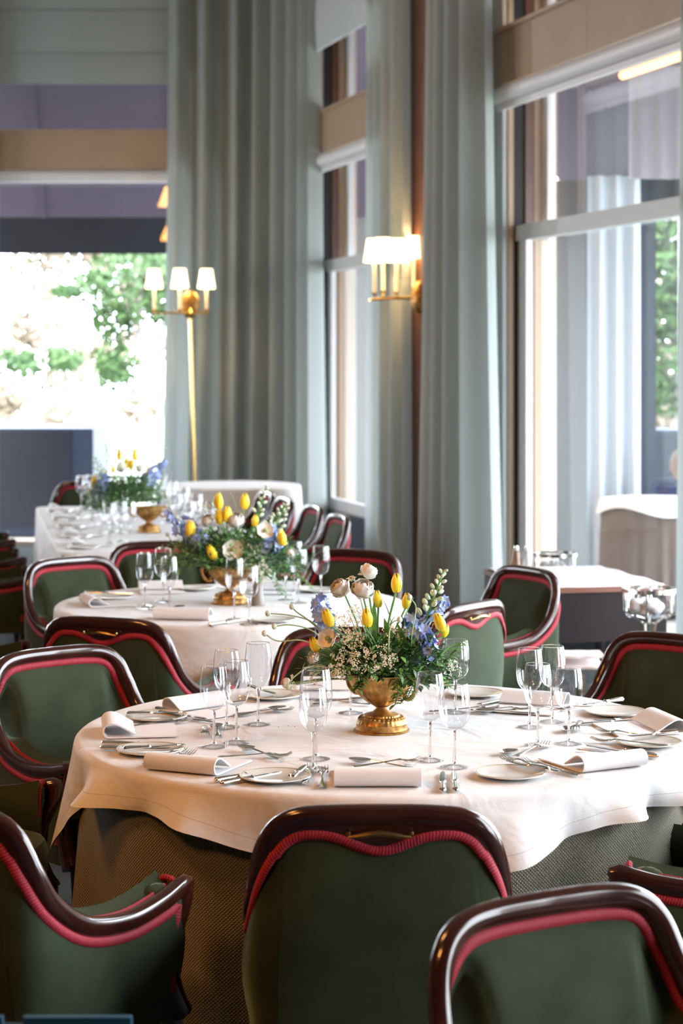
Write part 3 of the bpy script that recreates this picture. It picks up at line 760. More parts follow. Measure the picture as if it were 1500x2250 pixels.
    for (z, k_) in ((.30, .93), (.34, .97), (.40, 1.0), (.44, 1.0), (.462, .97), (.472, .90), (.476, .7), (.477, .35), (.477, .01)):
        row = []
        for j in range(32):
            a = 2 * pi * j / 32; c, s_ = cos(a), sin(a); p = 4.5
            rr_ = (abs(c) ** p + abs(s_) ** p) ** (-1 / p); row.append(Vector((c * rr_ * .235 * k_, -.015 + s_ * rr_ * .265 * k_, z)))
        rows.append(row)
    MB().grid(rows, closed_u=True).build('seat', M['velvet'], t)
    for sx in (-1, 1):
        MB().tube([(sx * .235, .215, .31), (sx * .235, .218, .2), (sx * .230, .225, .01)], [.026, .021, .014], 8).build('leg', M['wood'], t)
        MB().tube([(sx * .19, -.23, .31), (sx * .195, -.25, .18), (sx * .20, -.29, .01)], [.024, .019, .015], 8).build('leg', M['wood'], t)
    return t
proto = build_chair(); used = [False]
def chair(x, y, deg, label, group=None, s=1.0):
    o = proto if not used[0] else copytree(proto); used[0] = True
    o.location = (x, y, 0); o.rotation_euler = (0, 0, radians(deg)); o['label'] = label; o.scale = (s, s, s)
    if group: o['group'] = group
    elif 'group' in o: del o['group']
    return o
CH = 'green velvet armchair '
chair(.075, 4.24, 0, CH + 'in front centre, its back and brass pull facing the viewer')
chair(-.68, 4.265, -30, CH + 'in the near left corner, arm curling up toward the table')
chair(-1.03, 5.10, -100, CH + 'mostly outside the left border, only arm and seat front showing')
chair(-.685, 5.86, -141, CH + 'left of the front table, its pale inner back showing')
chair(-.71, 7.11, -20, CH + 'with brass pull, between the front and second tables at left')
chair(-1.02, 8.67, -140, CH + 'at the left side of the second table, inner back lit green')
chair(-.83, 9.40, -168, CH + 'behind the second table, left of its flowers')
chair(-.08, 9.01, 150, CH + 'behind the second table, right of its flowers')
chair(.235, 7.43, 53, CH + 'with brass pull, just right of the front flowers')
chair(.535, 8.33, 120, CH + 'seen side-on against the small bare-wood service table')
chair(.88, 6.16, 141, CH + 'right of the front table at the right border, large and dark')
chair(.02, 6.26, 178, CH + 'directly behind the front flowers at the back of the front table')
chair(.874, 4.63, 80, CH + 'at the lower right border, only its arm end showing')
chair(.492, 3.02, -150, CH + 'nearest of all, lower right corner, facing the viewer')
chair(-1.43, 7.66, -80, CH + 'at the left border beside the second table, arm end showing')
chair(-1.80, 8.75, -70, CH + 'cut by the left border, red braid low down behind other chairs')
GR = 'armchairs along the right side of the long table'
for i, (x, y) in enumerate(((-.49, 13.4), (-.35, 12.80), (-.155, 12.15), (-.0, 11.43))):
    chair(x - .30, y - .078, 104.5, CH + ['farthest in the right row of the long table', 'second farthest in the right row of the long table', 'second nearest in the right row of the long table', 'nearest in the right row of the long table'][i], GR)
GL = 'armchairs along the left side of the long table'
for i, (x, y) in enumerate(((-2.34, 12.70), (-2.09, 11.55), (-1.88, 10.55))):
    chair(x, y, -76, CH + ['farthest in the left row of the long table', 'middle one in the left row of the long table', 'nearest in the left row of the long table'][i], GL)
chair(-1.88, 14.30, 176, CH + 'at the far head of the long table, before the navy planter')

# ---------------------------------------------------------------- tableware prototypes
def glass_proto(h, r, name='wine_glass'):
    t = thing(name, (0, 0, 0), 0, 'x', 'glass')
    b0 = h * .45
    prof = [(p.x, p.y) for p in catmull([(r * a, b0 + (h - b0) * b_, 0) for a, b_ in ((.10, 0), (.52, .055), (.84, .19), (.99, .42), (.98, .64), (.91, .85), (.83, 1.0))], 4)]
    MB().lathe(prof, 28).build('bowl', M['bowl'], t)
    MB().lathe([(r * .83, h - .0012), (r * .835, h), (r * .82, h)], 28, closed=True).build('rim', M['glass'], t)
    MB().lathe([(.0005, .008), (.0045, .012), (.0034, .03), (.0034, b0 - .03), (.0042, b0 - .008), (.006, b0 + .001), (.0005, b0 - .002)], 14).build('stem', M['glass'], t)
    MB().lathe([(.0040, .015), (.008, .008), (.020, .0045), (.0345, .0015), (.0345, .0002), (.02, .0003)], 28).build('foot', M['bowl'], t)
    return t
GP = {}
def glass(x, y, h, label, group=None, z=.747, r=.036, key=None):
    """x, y = pixel of the middle of the foot"""
    kk = (round(h, 3), r)
    if kk not in GP: GP[kk] = glass_proto(h, r); o = GP[kk]
    else: o = copytree(GP[kk])
    o.location = tb(x, y, z); o.rotation_euler = (0, 0, RND.uniform(0, 6)); o['label'] = label
    if group: o['group'] = group
    elif 'group' in o: del o['group']
    return o
def sheet(path, th, x0, x1, nx=8, wob=.0):
    """extrude an open 2-D path (y, z) with thickness along x"""
    n = len(path); A = []; B = []
    for i, p in enumerate(path):
        a = path[max(i - 1, 0)]; b = path[min(i + 1, n - 1)]; d = Vector((b[0] - a[0], b[1] - a[1])); d = d.normalized() if d.length else Vector((1, 0))
        nn = Vector((-d.y, d.x)) * th / 2; A.append((p[0] + nn.x, p[1] + nn.y)); B.append((p[0] - nn.x, p[1] - nn.y))
    loop = A + B[::-1]; rows = []
    for j in range(nx + 1):
        x = x0 + (x1 - x0) * j / nx; rows.append([Vector((x, y + wob * sin(j * 1.9), z)) for y, z in loop])
    mb = MB(); mb.grid(rows, closed_u=True)
    m = len(loop)
    for e, row in ((0, rows[0]), (1, rows[-1])):
        for i in range(n - 1):
            q = [row[i], row[i + 1], row[m - 2 - i], row[m - 1 - i]]; mb.add(q if e == 0 else q[::-1], [(0, 1, 2, 3)])
    return mb
def napkin_mesh():
    path = [(.17, .0035), (.10, .0038), (.04, .0035), (0, .0035), (-.012, .0055), (-.019, .013), (-.020, .024), (-.013, .034), (0, .038), (.014, .036), (.03, .028), (.047, .018), (.060, .011)]
    fine = [(p.x, p.y) for p in catmull([(a, b_, 0) for a, b_ in path], 4)]
    return sheet(fine, .0035, -.092, .092).mesh('napkin', M['linen'])
NAPM = napkin_mesh()
def napkin(x, y, deg, label, group=None, s=1.0, z=.747):
    o = obj('napkin', NAPM, None, tb(x, y, z), (0, 0, radians(deg)), (s, s, s)); return tag(o, label, 'napkin', group)
def plate_proto(r=.083):
    t = thing('bread_plate', (0, 0, 0), 0, 'x', 'plate')
    MB().lathe([(.0005, .002), (.048, .002), (.05, 0), (.053, .002), (r, .010), (r, .0125), (.058, .0065), (.052, .0045), (.0005, .0045)], 48).build('dish', M['porcelain'], t)
    MB().lathe([(r * .955, .01185), (r * .955, .0123), (r * .935, .0119), (r * .935, .0114)], 48, closed=True).build('gold_line', M['plate_line'], t)
    return t
PP = plate_proto(); pused = [False]
def plate(x, y, label, group=None, s=1.0, z=.747):
    o = PP if not pused[0] else copytree(PP); pused[0] = True
    o.location = tb(x, y, z); o.scale = (s, s, s); o['label'] = label
    if group: o['group'] = group
    elif 'group' in o: del o['group']
    return o
# cutlery, along +y from handle end to tip, total length 1 unit scaled to real size
def strip(path, ws, th):
    """flat bar: path of (y,z), half-widths ws"""
    rows = []
    for (y, z), w in zip(path, ws): rows.append([Vector((-w, y, z)), Vector((-w * .6, y, z + th)), Vector((w * .6, y, z + th)), Vector((w, y, z)), Vector((0, y, z - th * .3))])
    mb = MB(); mb.grid(rows, closed_u=True); mb.add(rows[0], [(0, 1, 2, 3, 4)]); mb.add(rows[-1], [(4, 3, 2, 1, 0)]); return mb
def cut_proto(kind, L):
    t = thing(kind, (0, 0, 0), 0, 'x', kind.split('_')[-1])
    if kind == 'table_knife':
        MB().tube([(0, 0, .006), (0, .004, .0065), (0, .02, .0068), (0, .07 * L / .21, .006), (0, .088 * L / .21, .0055), (0, .092 * L / .21, .006), (0, .098 * L / .21, .0045)], [.003, .0085, .0082, .006, .0055, .0075, .004], 10, flat=.7, updir=(1, 0, 0)).build('handle', M['silver'], t)
        y0 = .096 * L / .21; pts = [(-.006, y0), (-.0095, y0 + .01), (-.0105, L * .75), (-.008, L * .93), (0, L), (.004, L * .93), (.005, L * .6), (.004, y0)]
        lo = [Vector((a, b_, .0035)) for a, b_ in pts]; hi = [Vector((a * .8, b_, .0055)) for a, b_ in pts]; n = len(pts)
        MB().add(lo + hi, [tuple(range(n))[::-1], tuple(range(n, 2 * n))] + [(i, (i + 1) % n, n + (i + 1) % n, n + i) for i in range(n)]).build('blade', M['silver'], t, smooth=False)
    elif kind == 'table_fork':
        p = [(0, .004), (.006, .0045), (.03, .005), (.06 * L / .2, .006), (.10 * L / .2, .008), (.125 * L / .2, .010), (.14 * L / .2, .011)]
        strip(p, [.005, .0092, .0075, .004, .0028, .003, .010], .0018).build('handle', M['silver'], t)
        y0 = .14 * L / .2; mb = MB(); rows = [[Vector((x, y0, .011)), Vector((x, y0 + .006, .009)), Vector((x, y0 + .014, .0065))] for x in (-.011, 0, .011)]
        strip([(y0, .011), (y0 + .006, .009), (y0 + .012, .007)], [.0105, .012, .012], .0015)
        mb = strip([(y0 - .004, .011), (y0 + .004, .009), (y0 + .012, .007)], [.006, .012, .0122], .0015)
        for x in (-.0105, -.0035, .0035, .0105):
            mb.tube([(x, y0 + .010, .007), (x, y0 + .024, .0045), (x, y0 + .042, .006), (x, L, .0125)], [.0024, .0020, .0017, .0008], 6)
        mb.build('tines', M['silver'], t)
    else:
        p = [(0, .004), (.006, .0045), (.03, .005), (.06 * L / .2, .006), (.10 * L / .2, .008), (.13 * L / .2, .009)]
        strip(p, [.005, .009, .0073, .004, .0028, .0035], .0018).build('handle', M['silver'], t)
        rows = []; yc = L - .030; 
        for i in range(6):
            q = i / 5; rows.append([Vector((.0195 * q * cos(a) * (1 - .12 * sin(a)), yc + .030 * q * sin(a), .002 + .008 * q * q)) for a in [2 * pi * k / 20 for k in range(20)]])
        r2 = [[v - Vector((0, 0, .0012)) for v in r_] for r_ in rows[::-1]]
        MB().grid(rows + r2, closed_u=True).build('spoon_bowl', M['silver'], t)
    return t
CP = {}
def cut(kind, hx, hy, tx, ty, label, L=None, lift=0, group=None, z=.748):
    L = L or {'table_knife': .215, 'table_fork': .20, 'table_spoon': .19, 'butter_knife': .15, 'dessert_fork': .17, 'dessert_spoon': .17}[kind]
    base = {'butter_knife': 'table_knife', 'dessert_fork': 'table_fork', 'dessert_spoon': 'table_spoon'}.get(kind, kind)
    key = (base, L)
    if key not in CP: o = CP[key] = cut_proto(base, L)
    else: o = copytree(CP[key])
    o.name = kind; a = tb(hx, hy, z); b = tb(tx, ty, z); d = (b - a).normalized(); c = (a + b) / 2 - d * L / 2; c.z = z + lift
    o.location = c; o.rotation_euler = (0, 0, atan2(-d.x, d.y)); o['label'] = label; o['category'] = kind.split('_')[-1]
    if group: o['group'] = group
    elif 'group' in o: del o['group']
    return o

# main table: glasses
glass(470, 1641, .203, 'nearest left wine glass in the left cluster of the front table')
glass(519, 1632, .207, 'wine glass right of the nearest one in the left cluster, front table')
glass(498, 1598, .203, 'wine glass at the back of the left cluster, rim half hidden')
glass(567, 1592, .217, 'tall wine glass standing rightmost in the left cluster, front table')
glass(694, 1668, .220, 'large wine glass left of the gilt urn, front edge side', r=.040)
glass(688, 1690, .195, 'smaller wine glass standing just before the large one left of urn', r=.034)
glass(944, 1671, .212, 'left one of the two wine glasses right of the gilt urn')
glass(998, 1686, .200, 'right one of the two wine glasses right of the gilt urn', r=.038)
glass(1163, 1598, .208, 'back left wine glass in the right cluster of the front table')
glass(1213, 1586, .203, 'back right wine glass in the right cluster of the front table')
glass(1181, 1638, .205, 'front left wine glass in the right cluster of the front table')
glass(1249, 1634, .192, 'front right wine glass in the right cluster of the front table')
glass(1000, 1566, .200, 'wine glass behind the right side of the front flowers', r=.040)
glass(770, 1567, .203, 'wine glass behind the gilt urn, only foot and stem clear')
# napkins
napkin(829, 1728, 0, 'white napkin with rolled edge at the front centre place', s=1.07)
napkin(402, 1697, -24, 'white napkin with open roll at the front left place', s=1.02)
napkin(243, 1610, -82, 'white napkin whose roll stands at the left edge of the front table')
napkin(425, 1556, -138, 'white napkin curled at the back left place of the front table')
napkin(735, 1516, 180, 'white napkin behind the gilt urn at the back place')
napkin(1178, 1548, 158, 'white napkin behind the right glass cluster')
napkin(1462, 1600, 104, 'white napkin curling at the right edge of the front table')
napkin(1342, 1690, 28, 'white napkin with open roll at the front right place', s=1.0)
# plates
PL = [(605, 1713, 'bread plate with butter knife left of the front centre napkin', (640, 1725, 672, 1697)),
      (330, 1654, 'bread plate at the left front edge with a knife along it', (268, 1662, 400, 1650)),
      (344, 1580, 'bread plate behind the left napkin roll with a knife across', (276, 1583, 402, 1578)),
      (600, 1533, 'bread plate behind the left glass cluster at the back', (552, 1523, 600, 1536)),
      (1043, 1528, 'bread plate right of the flowers at the back of the front table', None),
      (1352, 1570, 'bread plate at the right back with a long knife handle over it', (1385, 1548, 1262, 1564)),
      (1425, 1637, 'bread plate at the right border with a knife across', (1492, 1622, 1372, 1632)),
      (1121, 1706, 'bread plate right of the two butter knives, cutlery across its edge', None)]
for i, (x, y, lb, kn) in enumerate(PL):
    plate(x, y, lb)
    if kn: cut('butter_knife', *kn, 'butter knife lying on the ' + lb.split(' with')[0], lift=.0125)
# cutlery front centre
cut('table_fork', 664, 1736, 690, 1676, 'outer fork tines up beside the front centre plate', .205)
cut('table_fork', 703, 1745, 712, 1682, 'inner fork left of the front centre napkin', .205)
cut('table_knife', 972, 1743, 974, 1699, 'silver knife right of the front centre napkin, nearer to it')
cut('table_knife', 1001, 1741, 999, 1699, 'second silver knife, farther right of the front centre napkin')
cut('dessert_spoon', 915, 1692, 762, 1673, 'dessert spoon with bowl at left above the front centre napkin', .18)
cut('dessert_fork', 765, 1692, 935, 1676, 'dessert fork crossing the spoon above the front centre napkin', .18, lift=.003)
# front left
cut('table_knife', 466, 1721, 629, 1690, 'knife beside the front left napkin, touching its roll')
cut('table_knife', 482, 1727, 640, 1696, 'knife between the front left napkin and the bread plate')
cut('dessert_spoon', 630, 1679, 512, 1643, 'dessert spoon bowl up above the front left napkin', .18, lift=.003)
cut('dessert_fork', 498, 1666, 622, 1664, 'dessert fork under the spoon above the front left napkin', .18)
cut('table_fork', 290, 1693, 430, 1642, 'fork whose tines show above the front left napkin')
cut('table_fork', 300, 1699, 448, 1650, 'inner fork half under the front left napkin', .205)
# left
cut('table_knife', 206, 1637, 425, 1640, 'farther of two knives below the left napkin')
cut('table_knife', 209, 1648, 420, 1648, 'nearer of two knives below the left napkin', lift=0)
cut('dessert_fork', 448, 1596, 452, 1625, 'dessert fork with tines toward the viewer by the left glasses', .15)
cut('dessert_spoon', 478, 1622, 476, 1596, 'gold-glinting dessert spoon behind the left glass stems', .16)
cut('table_fork', 282, 1599, 412, 1587, 'fork between left napkin and its bread plate')
# back left
cut('table_knife', 343, 1561, 455, 1583, 'knife with pale handle before the back left napkin')
cut('table_knife', 352, 1570, 470, 1590, 'second knife before the back left napkin')
cut('table_fork', 500, 1547, 640, 1536, 'fork reaching the back bread plate')
cut('dessert_spoon', 505, 1578, 640, 1556, 'dessert spoon with gold bowl right of the left glasses', .18)
cut('dessert_fork', 520, 1572, 640, 1563, 'dessert fork beside the gold-bowled spoon', .17)
# back
cut('dessert_spoon', 690, 1550, 800, 1540, 'dessert spoon behind the urn foot', .17)
cut('dessert_fork', 800, 1550, 700, 1545, 'dessert fork behind the urn foot', .17)
cut('table_fork', 960, 1566, 1078, 1561, 'fork with tines right of the two glasses', .2)
cut('table_knife', 1143, 1530, 1050, 1550, 'knife with patterned handle before the back right napkin')
cut('table_knife', 1150, 1537, 1062, 1556, 'second knife before the back right napkin')
cut('dessert_fork', 1045, 1563, 1150, 1562, 'dessert fork in front of the back right napkin', .17)
cut('dessert_spoon', 1155, 1570, 1060, 1567, 'dessert spoon in front of the back right napkin', .17)
# right back / right
cut('table_fork', 1330, 1556, 1228, 1562, 'fork pointing left from the right back bread plate')
cut('dessert_fork', 1276, 1585, 1262, 1612, 'dessert fork behind the stems of the right cluster', .15)
cut('dessert_spoon', 1262, 1590, 1240, 1612, 'dessert spoon behind the stems of the right cluster', .15)
cut('table_knife', 1413, 1581, 1266, 1593, 'knife along the far side of the right napkin')
cut('table_knife', 1470, 1578, 1300, 1586, 'second knife along the far side of the right napkin')
cut('table_fork', 1450, 1626, 1318, 1610, 'outer fork left of the right border plate')
cut('table_fork', 1440, 1640, 1325, 1632, 'inner fork left of the right border plate')
# front right
cut('dessert_spoon', 1215, 1640, 1090, 1662, 'dessert spoon lying left above the front right plate', .18)
cut('dessert_fork', 1112, 1676, 1218, 1634, 'dessert fork crossing the spoon, tines to the right glasses', .18, lift=.003)
cut('table_fork', 1236, 1712, 1092, 1678, 'outer fork lying across the front right bread plate', lift=.012)
cut('table_fork', 1290, 1712, 1130, 1672, 'inner fork between front right plate and napkin')
cut('butter_knife', 1205, 1708, 1110, 1685, 'butter knife on the front right bread plate', .15, lift=.0125)
cut('table_knife', 1455, 1668, 1258, 1649, 'outer knife behind the front right napkin')
cut('table_knife', 1432, 1664, 1295, 1642, 'inner knife behind the front right napkin')
for i, (x, y) in enumerate(((612, 1598), (633, 1596), (647, 1597))):
    MB().ball((0, 0, .001), (.0012, .0012, .001), 6, 4).build('crumb', M['black'], None, loc=tb(x, y), label=('leftmost', 'middle', 'rightmost')[i] + ' of the tiny dark crumbs on the cloth left of the urn', cat='crumb', group='crumbs by the urn')

# second table ware
G2 = 'wine glasses on the second table, left cluster'
for (x, y, h, lb) in ((318, 1336, .215, 'leftmost'), (358, 1322, .215, 'rearmost'), (372, 1346, .215, 'rightmost')): glass(x, y, h, lb + ' wine glass in the cluster left of the second urn', G2)
glass(515, 1362, .230, 'tall wine glass in front of the second urn')
glass(547, 1372, .215, 'shorter wine glass right before the second urn')
G3 = 'wine glasses on the second table, right of its flowers'
for (x, y, h, lb) in ((628, 1318, .215, 'leftmost'), (656, 1325, .215, 'rightmost'), (646, 1303, .215, 'rearmost')): glass(x, y, h, lb + ' wine glass among leaves right of the second flowers', G3)
glass(705, 1316, .215, 'single wine glass clear of the second flowers, at right')
napkin(400, 1362, -8, 'napkin glowing tan at the near side of the second table', s=1.15)
napkin(196, 1330, -70, 'napkin roll at the left edge of the second table')
napkin(352, 1296, 190, 'napkin at the back left of the second table')
napkin(610, 1297, 172, 'napkin at the back right of the second table, behind the urn')
for (x, y, lb) in ((250, 1316, 'bread plate at the left of the second table'), (600, 1366, 'bread plate at the near right side of the second table'), (430, 1296, 'bread plate at the back of the second table'), (700, 1300, 'bread plate under the right glass of the second table')): plate(x, y, lb)
cut('table_knife', 185, 1312, 300, 1314, 'knife on the left plate of the second table', lift=.014)
cut('table_fork', 300, 1322, 365, 1350, 'fork near the left glasses of the second table')
cut('table_knife', 482, 1372, 520, 1366, 'knife at the near edge of the second table')
cut('table_fork', 420, 1300, 500, 1297, 'fork at the back of the second table')
cut('table_spoon', 330, 1348, 415, 1333, 'spoon by the left glasses of the second table')
mb = MB().lathe([(.0005, 0), (.026, 0), (.027, .02), (.019, .05), (.021, .075), (.016, .09), (.022, .105), (.016, .122), (.0005, .126)], 20)
mb.build('pepper_mill', P('mill_wood', (.25, .22, .20), .3), None, loc=tb(567, 1330), label='grey-brown pepper mill right of the second urn', cat='mill')

# long table ware
def on3(u, v): c, s_ = cos(A3), sin(A3); return Vector((T3.x + u * c - v * s_, T3.y + u * s_ + v * c, .747))
GL3 = 'wine glasses on the long table'
NMS = {-1.25: 'nearest', -.62: 'second nearest', .0: 'middle', .62: 'second farthest', 1.25: 'farthest'}
for side in (-1, 1):
    for v in (-1.25, -.62, .0, .62, 1.25):
        for du, dv in ((.26, -.05), (.33, .05), (.37, -.04)):
            o = copytree(GP[(.215, .036)]); p = on3(side * (.56 - du - .03), v + dv + .14); o.location = p; o['group'] = GL3; 
            o['group'] = 'wine glasses at the %s %s place of the long table' % (NMS[v], 'left' if side < 0 else 'right'); o['label'] = '%s wine glass at the %s %s place of the long table' % ({.26: 'outermost', .33: 'middle', .37: 'innermost'}[du], NMS[v], 'left' if side < 0 else 'right')
        side_n = 'left' if side < 0 else 'right'
        nm = {-1.25: 'nearest', -.62: 'second nearest', .0: 'middle', .62: 'second farthest', 1.25: 'farthest'}[v]
        o = copytree(PP); o.location = on3(side * .42, v - .17); o['label'] = 'bread plate at the %s %s place of the long table' % (nm, side_n)
        q = on3(side * .46, v + .02); o = obj('napkin', NAPM, None, q, (0, 0, A3 + (-pi / 2 if side < 0 else pi / 2))); tag(o, 'white napkin at the %s %s place of the long table' % (nm, side_n), 'napkin')
        o = copytree(CP[('table_knife', .215)]); o.location = on3(side * .48, v - .10); o.rotation_euler = (0, 0, A3 + (-pi / 2 if side < 0 else pi / 2)); o['label'] = 'knife at the %s %s place of the long table' % (nm, side_n); o['category'] = 'knife'; o.name = 'table_knife'
# ---------------------------------------------------------------- flowers
def tulip_mesh():
    mb = MB()
    for k in range(6):
        a0 = k * pi / 3 + (.0 if k % 2 else .12); ri = 1.0 if k % 2 else .90; rows = []
        for i in range(9):
            s_ = i / 8; rad = .0185 * ri * (sin(pi * min(1, .12 + s_ * .80)) ** .75) * (1.05 - .25 * s_); z = .058 * s_
            wdt = .72 * (sin(pi * min(1, .10 + s_ * .84)) ** .6) * (1 - .0 * s_); tip = max(0, (s_ - .8) / .2)
            wdt *= (1 - tip * .85); row = []
            for j in range(7):
                q = (j - 3) / 3; a = a0 + q * wdt * 1.05; rr_ = rad * (1 - .06 * q * q) + .0012 * tip
                row.append(Vector((rr_ * cos(a), rr_ * sin(a), z - .003 * q * q * s_)))
            rows.append(row)
        mb.grid(rows)
    return mb.mesh('tulip_bloom', M['tulip'])
def petalled(name, R, layers, mat, center=True, seed=1):
    """cupped petals wrapped on nested balls; layers: (radius share, petals, lower angle, upper angle)"""
    r = random.Random(seed); mb = MB()
    for l, (q, n, p0, p1) in enumerate(layers):
        for k in range(n):
            a0 = 2 * pi * k / n + l * .8 + r.uniform(-.1, .1); rows = []; hw = 1.35 * pi / n; pj = r.uniform(-.12, .12); rj = r.uniform(.94, 1.05)
            for i in range(6):
                s_ = i / 5; ph = p0 + (p1 + pj - p0) * s_; row = []
                for j in range(7):
                    w = (j - 3) / 3; ang = a0 + w * hw * (sin(pi * (.10 + .62 * s_)) ** .7); pw = ph - .10 * w * w * s_ - (.05 * cos(j * 2.6 + k) if i == 5 else 0)
                    rr_ = R * q * rj * (1 + .05 * s_ * cos(j * 1.7 + k * 2) + .04 * w)
                    row.append(Vector((rr_ * sin(pw) * cos(ang), rr_ * sin(pw) * sin(ang), R * .75 - rr_ * cos(pw))))
                rows.append(row)
            mb.grid(rows)
    if not center: mb.ball((0, 0, R * .72), (R * .40, R * .40, R * .50), 10, 7)
    if center:
        mb.cur = 1; mb.ball((0, 0, R * .20), (R * .24, R * .24, R * .20), 12, 7); mb.cur = 0
    return mb.mesh(name, [mat, M['centre']])
TUL = tulip_mesh()
RAN = petalled('ranunculus_bloom', .026, [(1.12, 6, .2, 1.35), (1.0, 6, .2, 1.7), (.88, 6, .3, 2.0), (.74, 5, .4, 2.25), (.6, 5, .5, 2.45), (.42, 4, .6, 2.6)], M['ranun'], False, 2)
ANE = petalled('anemone_bloom', .031, [(1.0, 5, .15, 1.15), (.90, 5, .2, 1.05)], M['cream_fl'], True, 3)
def aim(d):
    return Vector(d).normalized().to_track_quat('Z', 'X').to_euler()
def floret(mb, p, d, s, r):
    q = Vector(d).normalized().to_track_quat('Z', 'X').to_matrix()
    a0 = r.uniform(0, 6)
    for k in range(5):
        a = a0 + k * 2 * pi / 5; u = Vector((cos(a), sin(a), .35)); v = Vector((-sin(a), cos(a), 0))
        vs = [Vector((0, 0, 0)), u * s * .6 + v * s * .42, u * s * 1.0 + v * s * .1 + Vector((0, 0, s * .1)), u * s * .6 - v * s * .42]
        mb.add([q @ w + p for w in vs], [(0, 1, 2, 3)])
def stemcurve(a, b, sag=.02, n=8, up=None):
    a = Vector(a); b = Vector(b); m = (a + b) / 2 + Vector((0, 0, sag)) if up is None else Vector(up)
    return catmull([a, m, b], n)
def leaf(mb, p, d, L, w, r, curl=.25, n=5):
    d = Vector(d).normalized(); sd = d.cross(Vector((0, 0, 1))); sd = sd.normalized() if sd.length > .05 else Vector((1, 0, 0)); up = sd.cross(d)
    rows = []
    for i in range(n + 1):
        s_ = i / n; c = Vector(p) + d * L * s_ + up * (-curl * L * s_ * s_); ww = w * sin(pi * min(1, .08 + .92 * s_)) ** .8
        rows.append([c - sd * ww + up * ww * .3, c, c + sd * ww + up * ww * .3])
    mb.grid(rows)

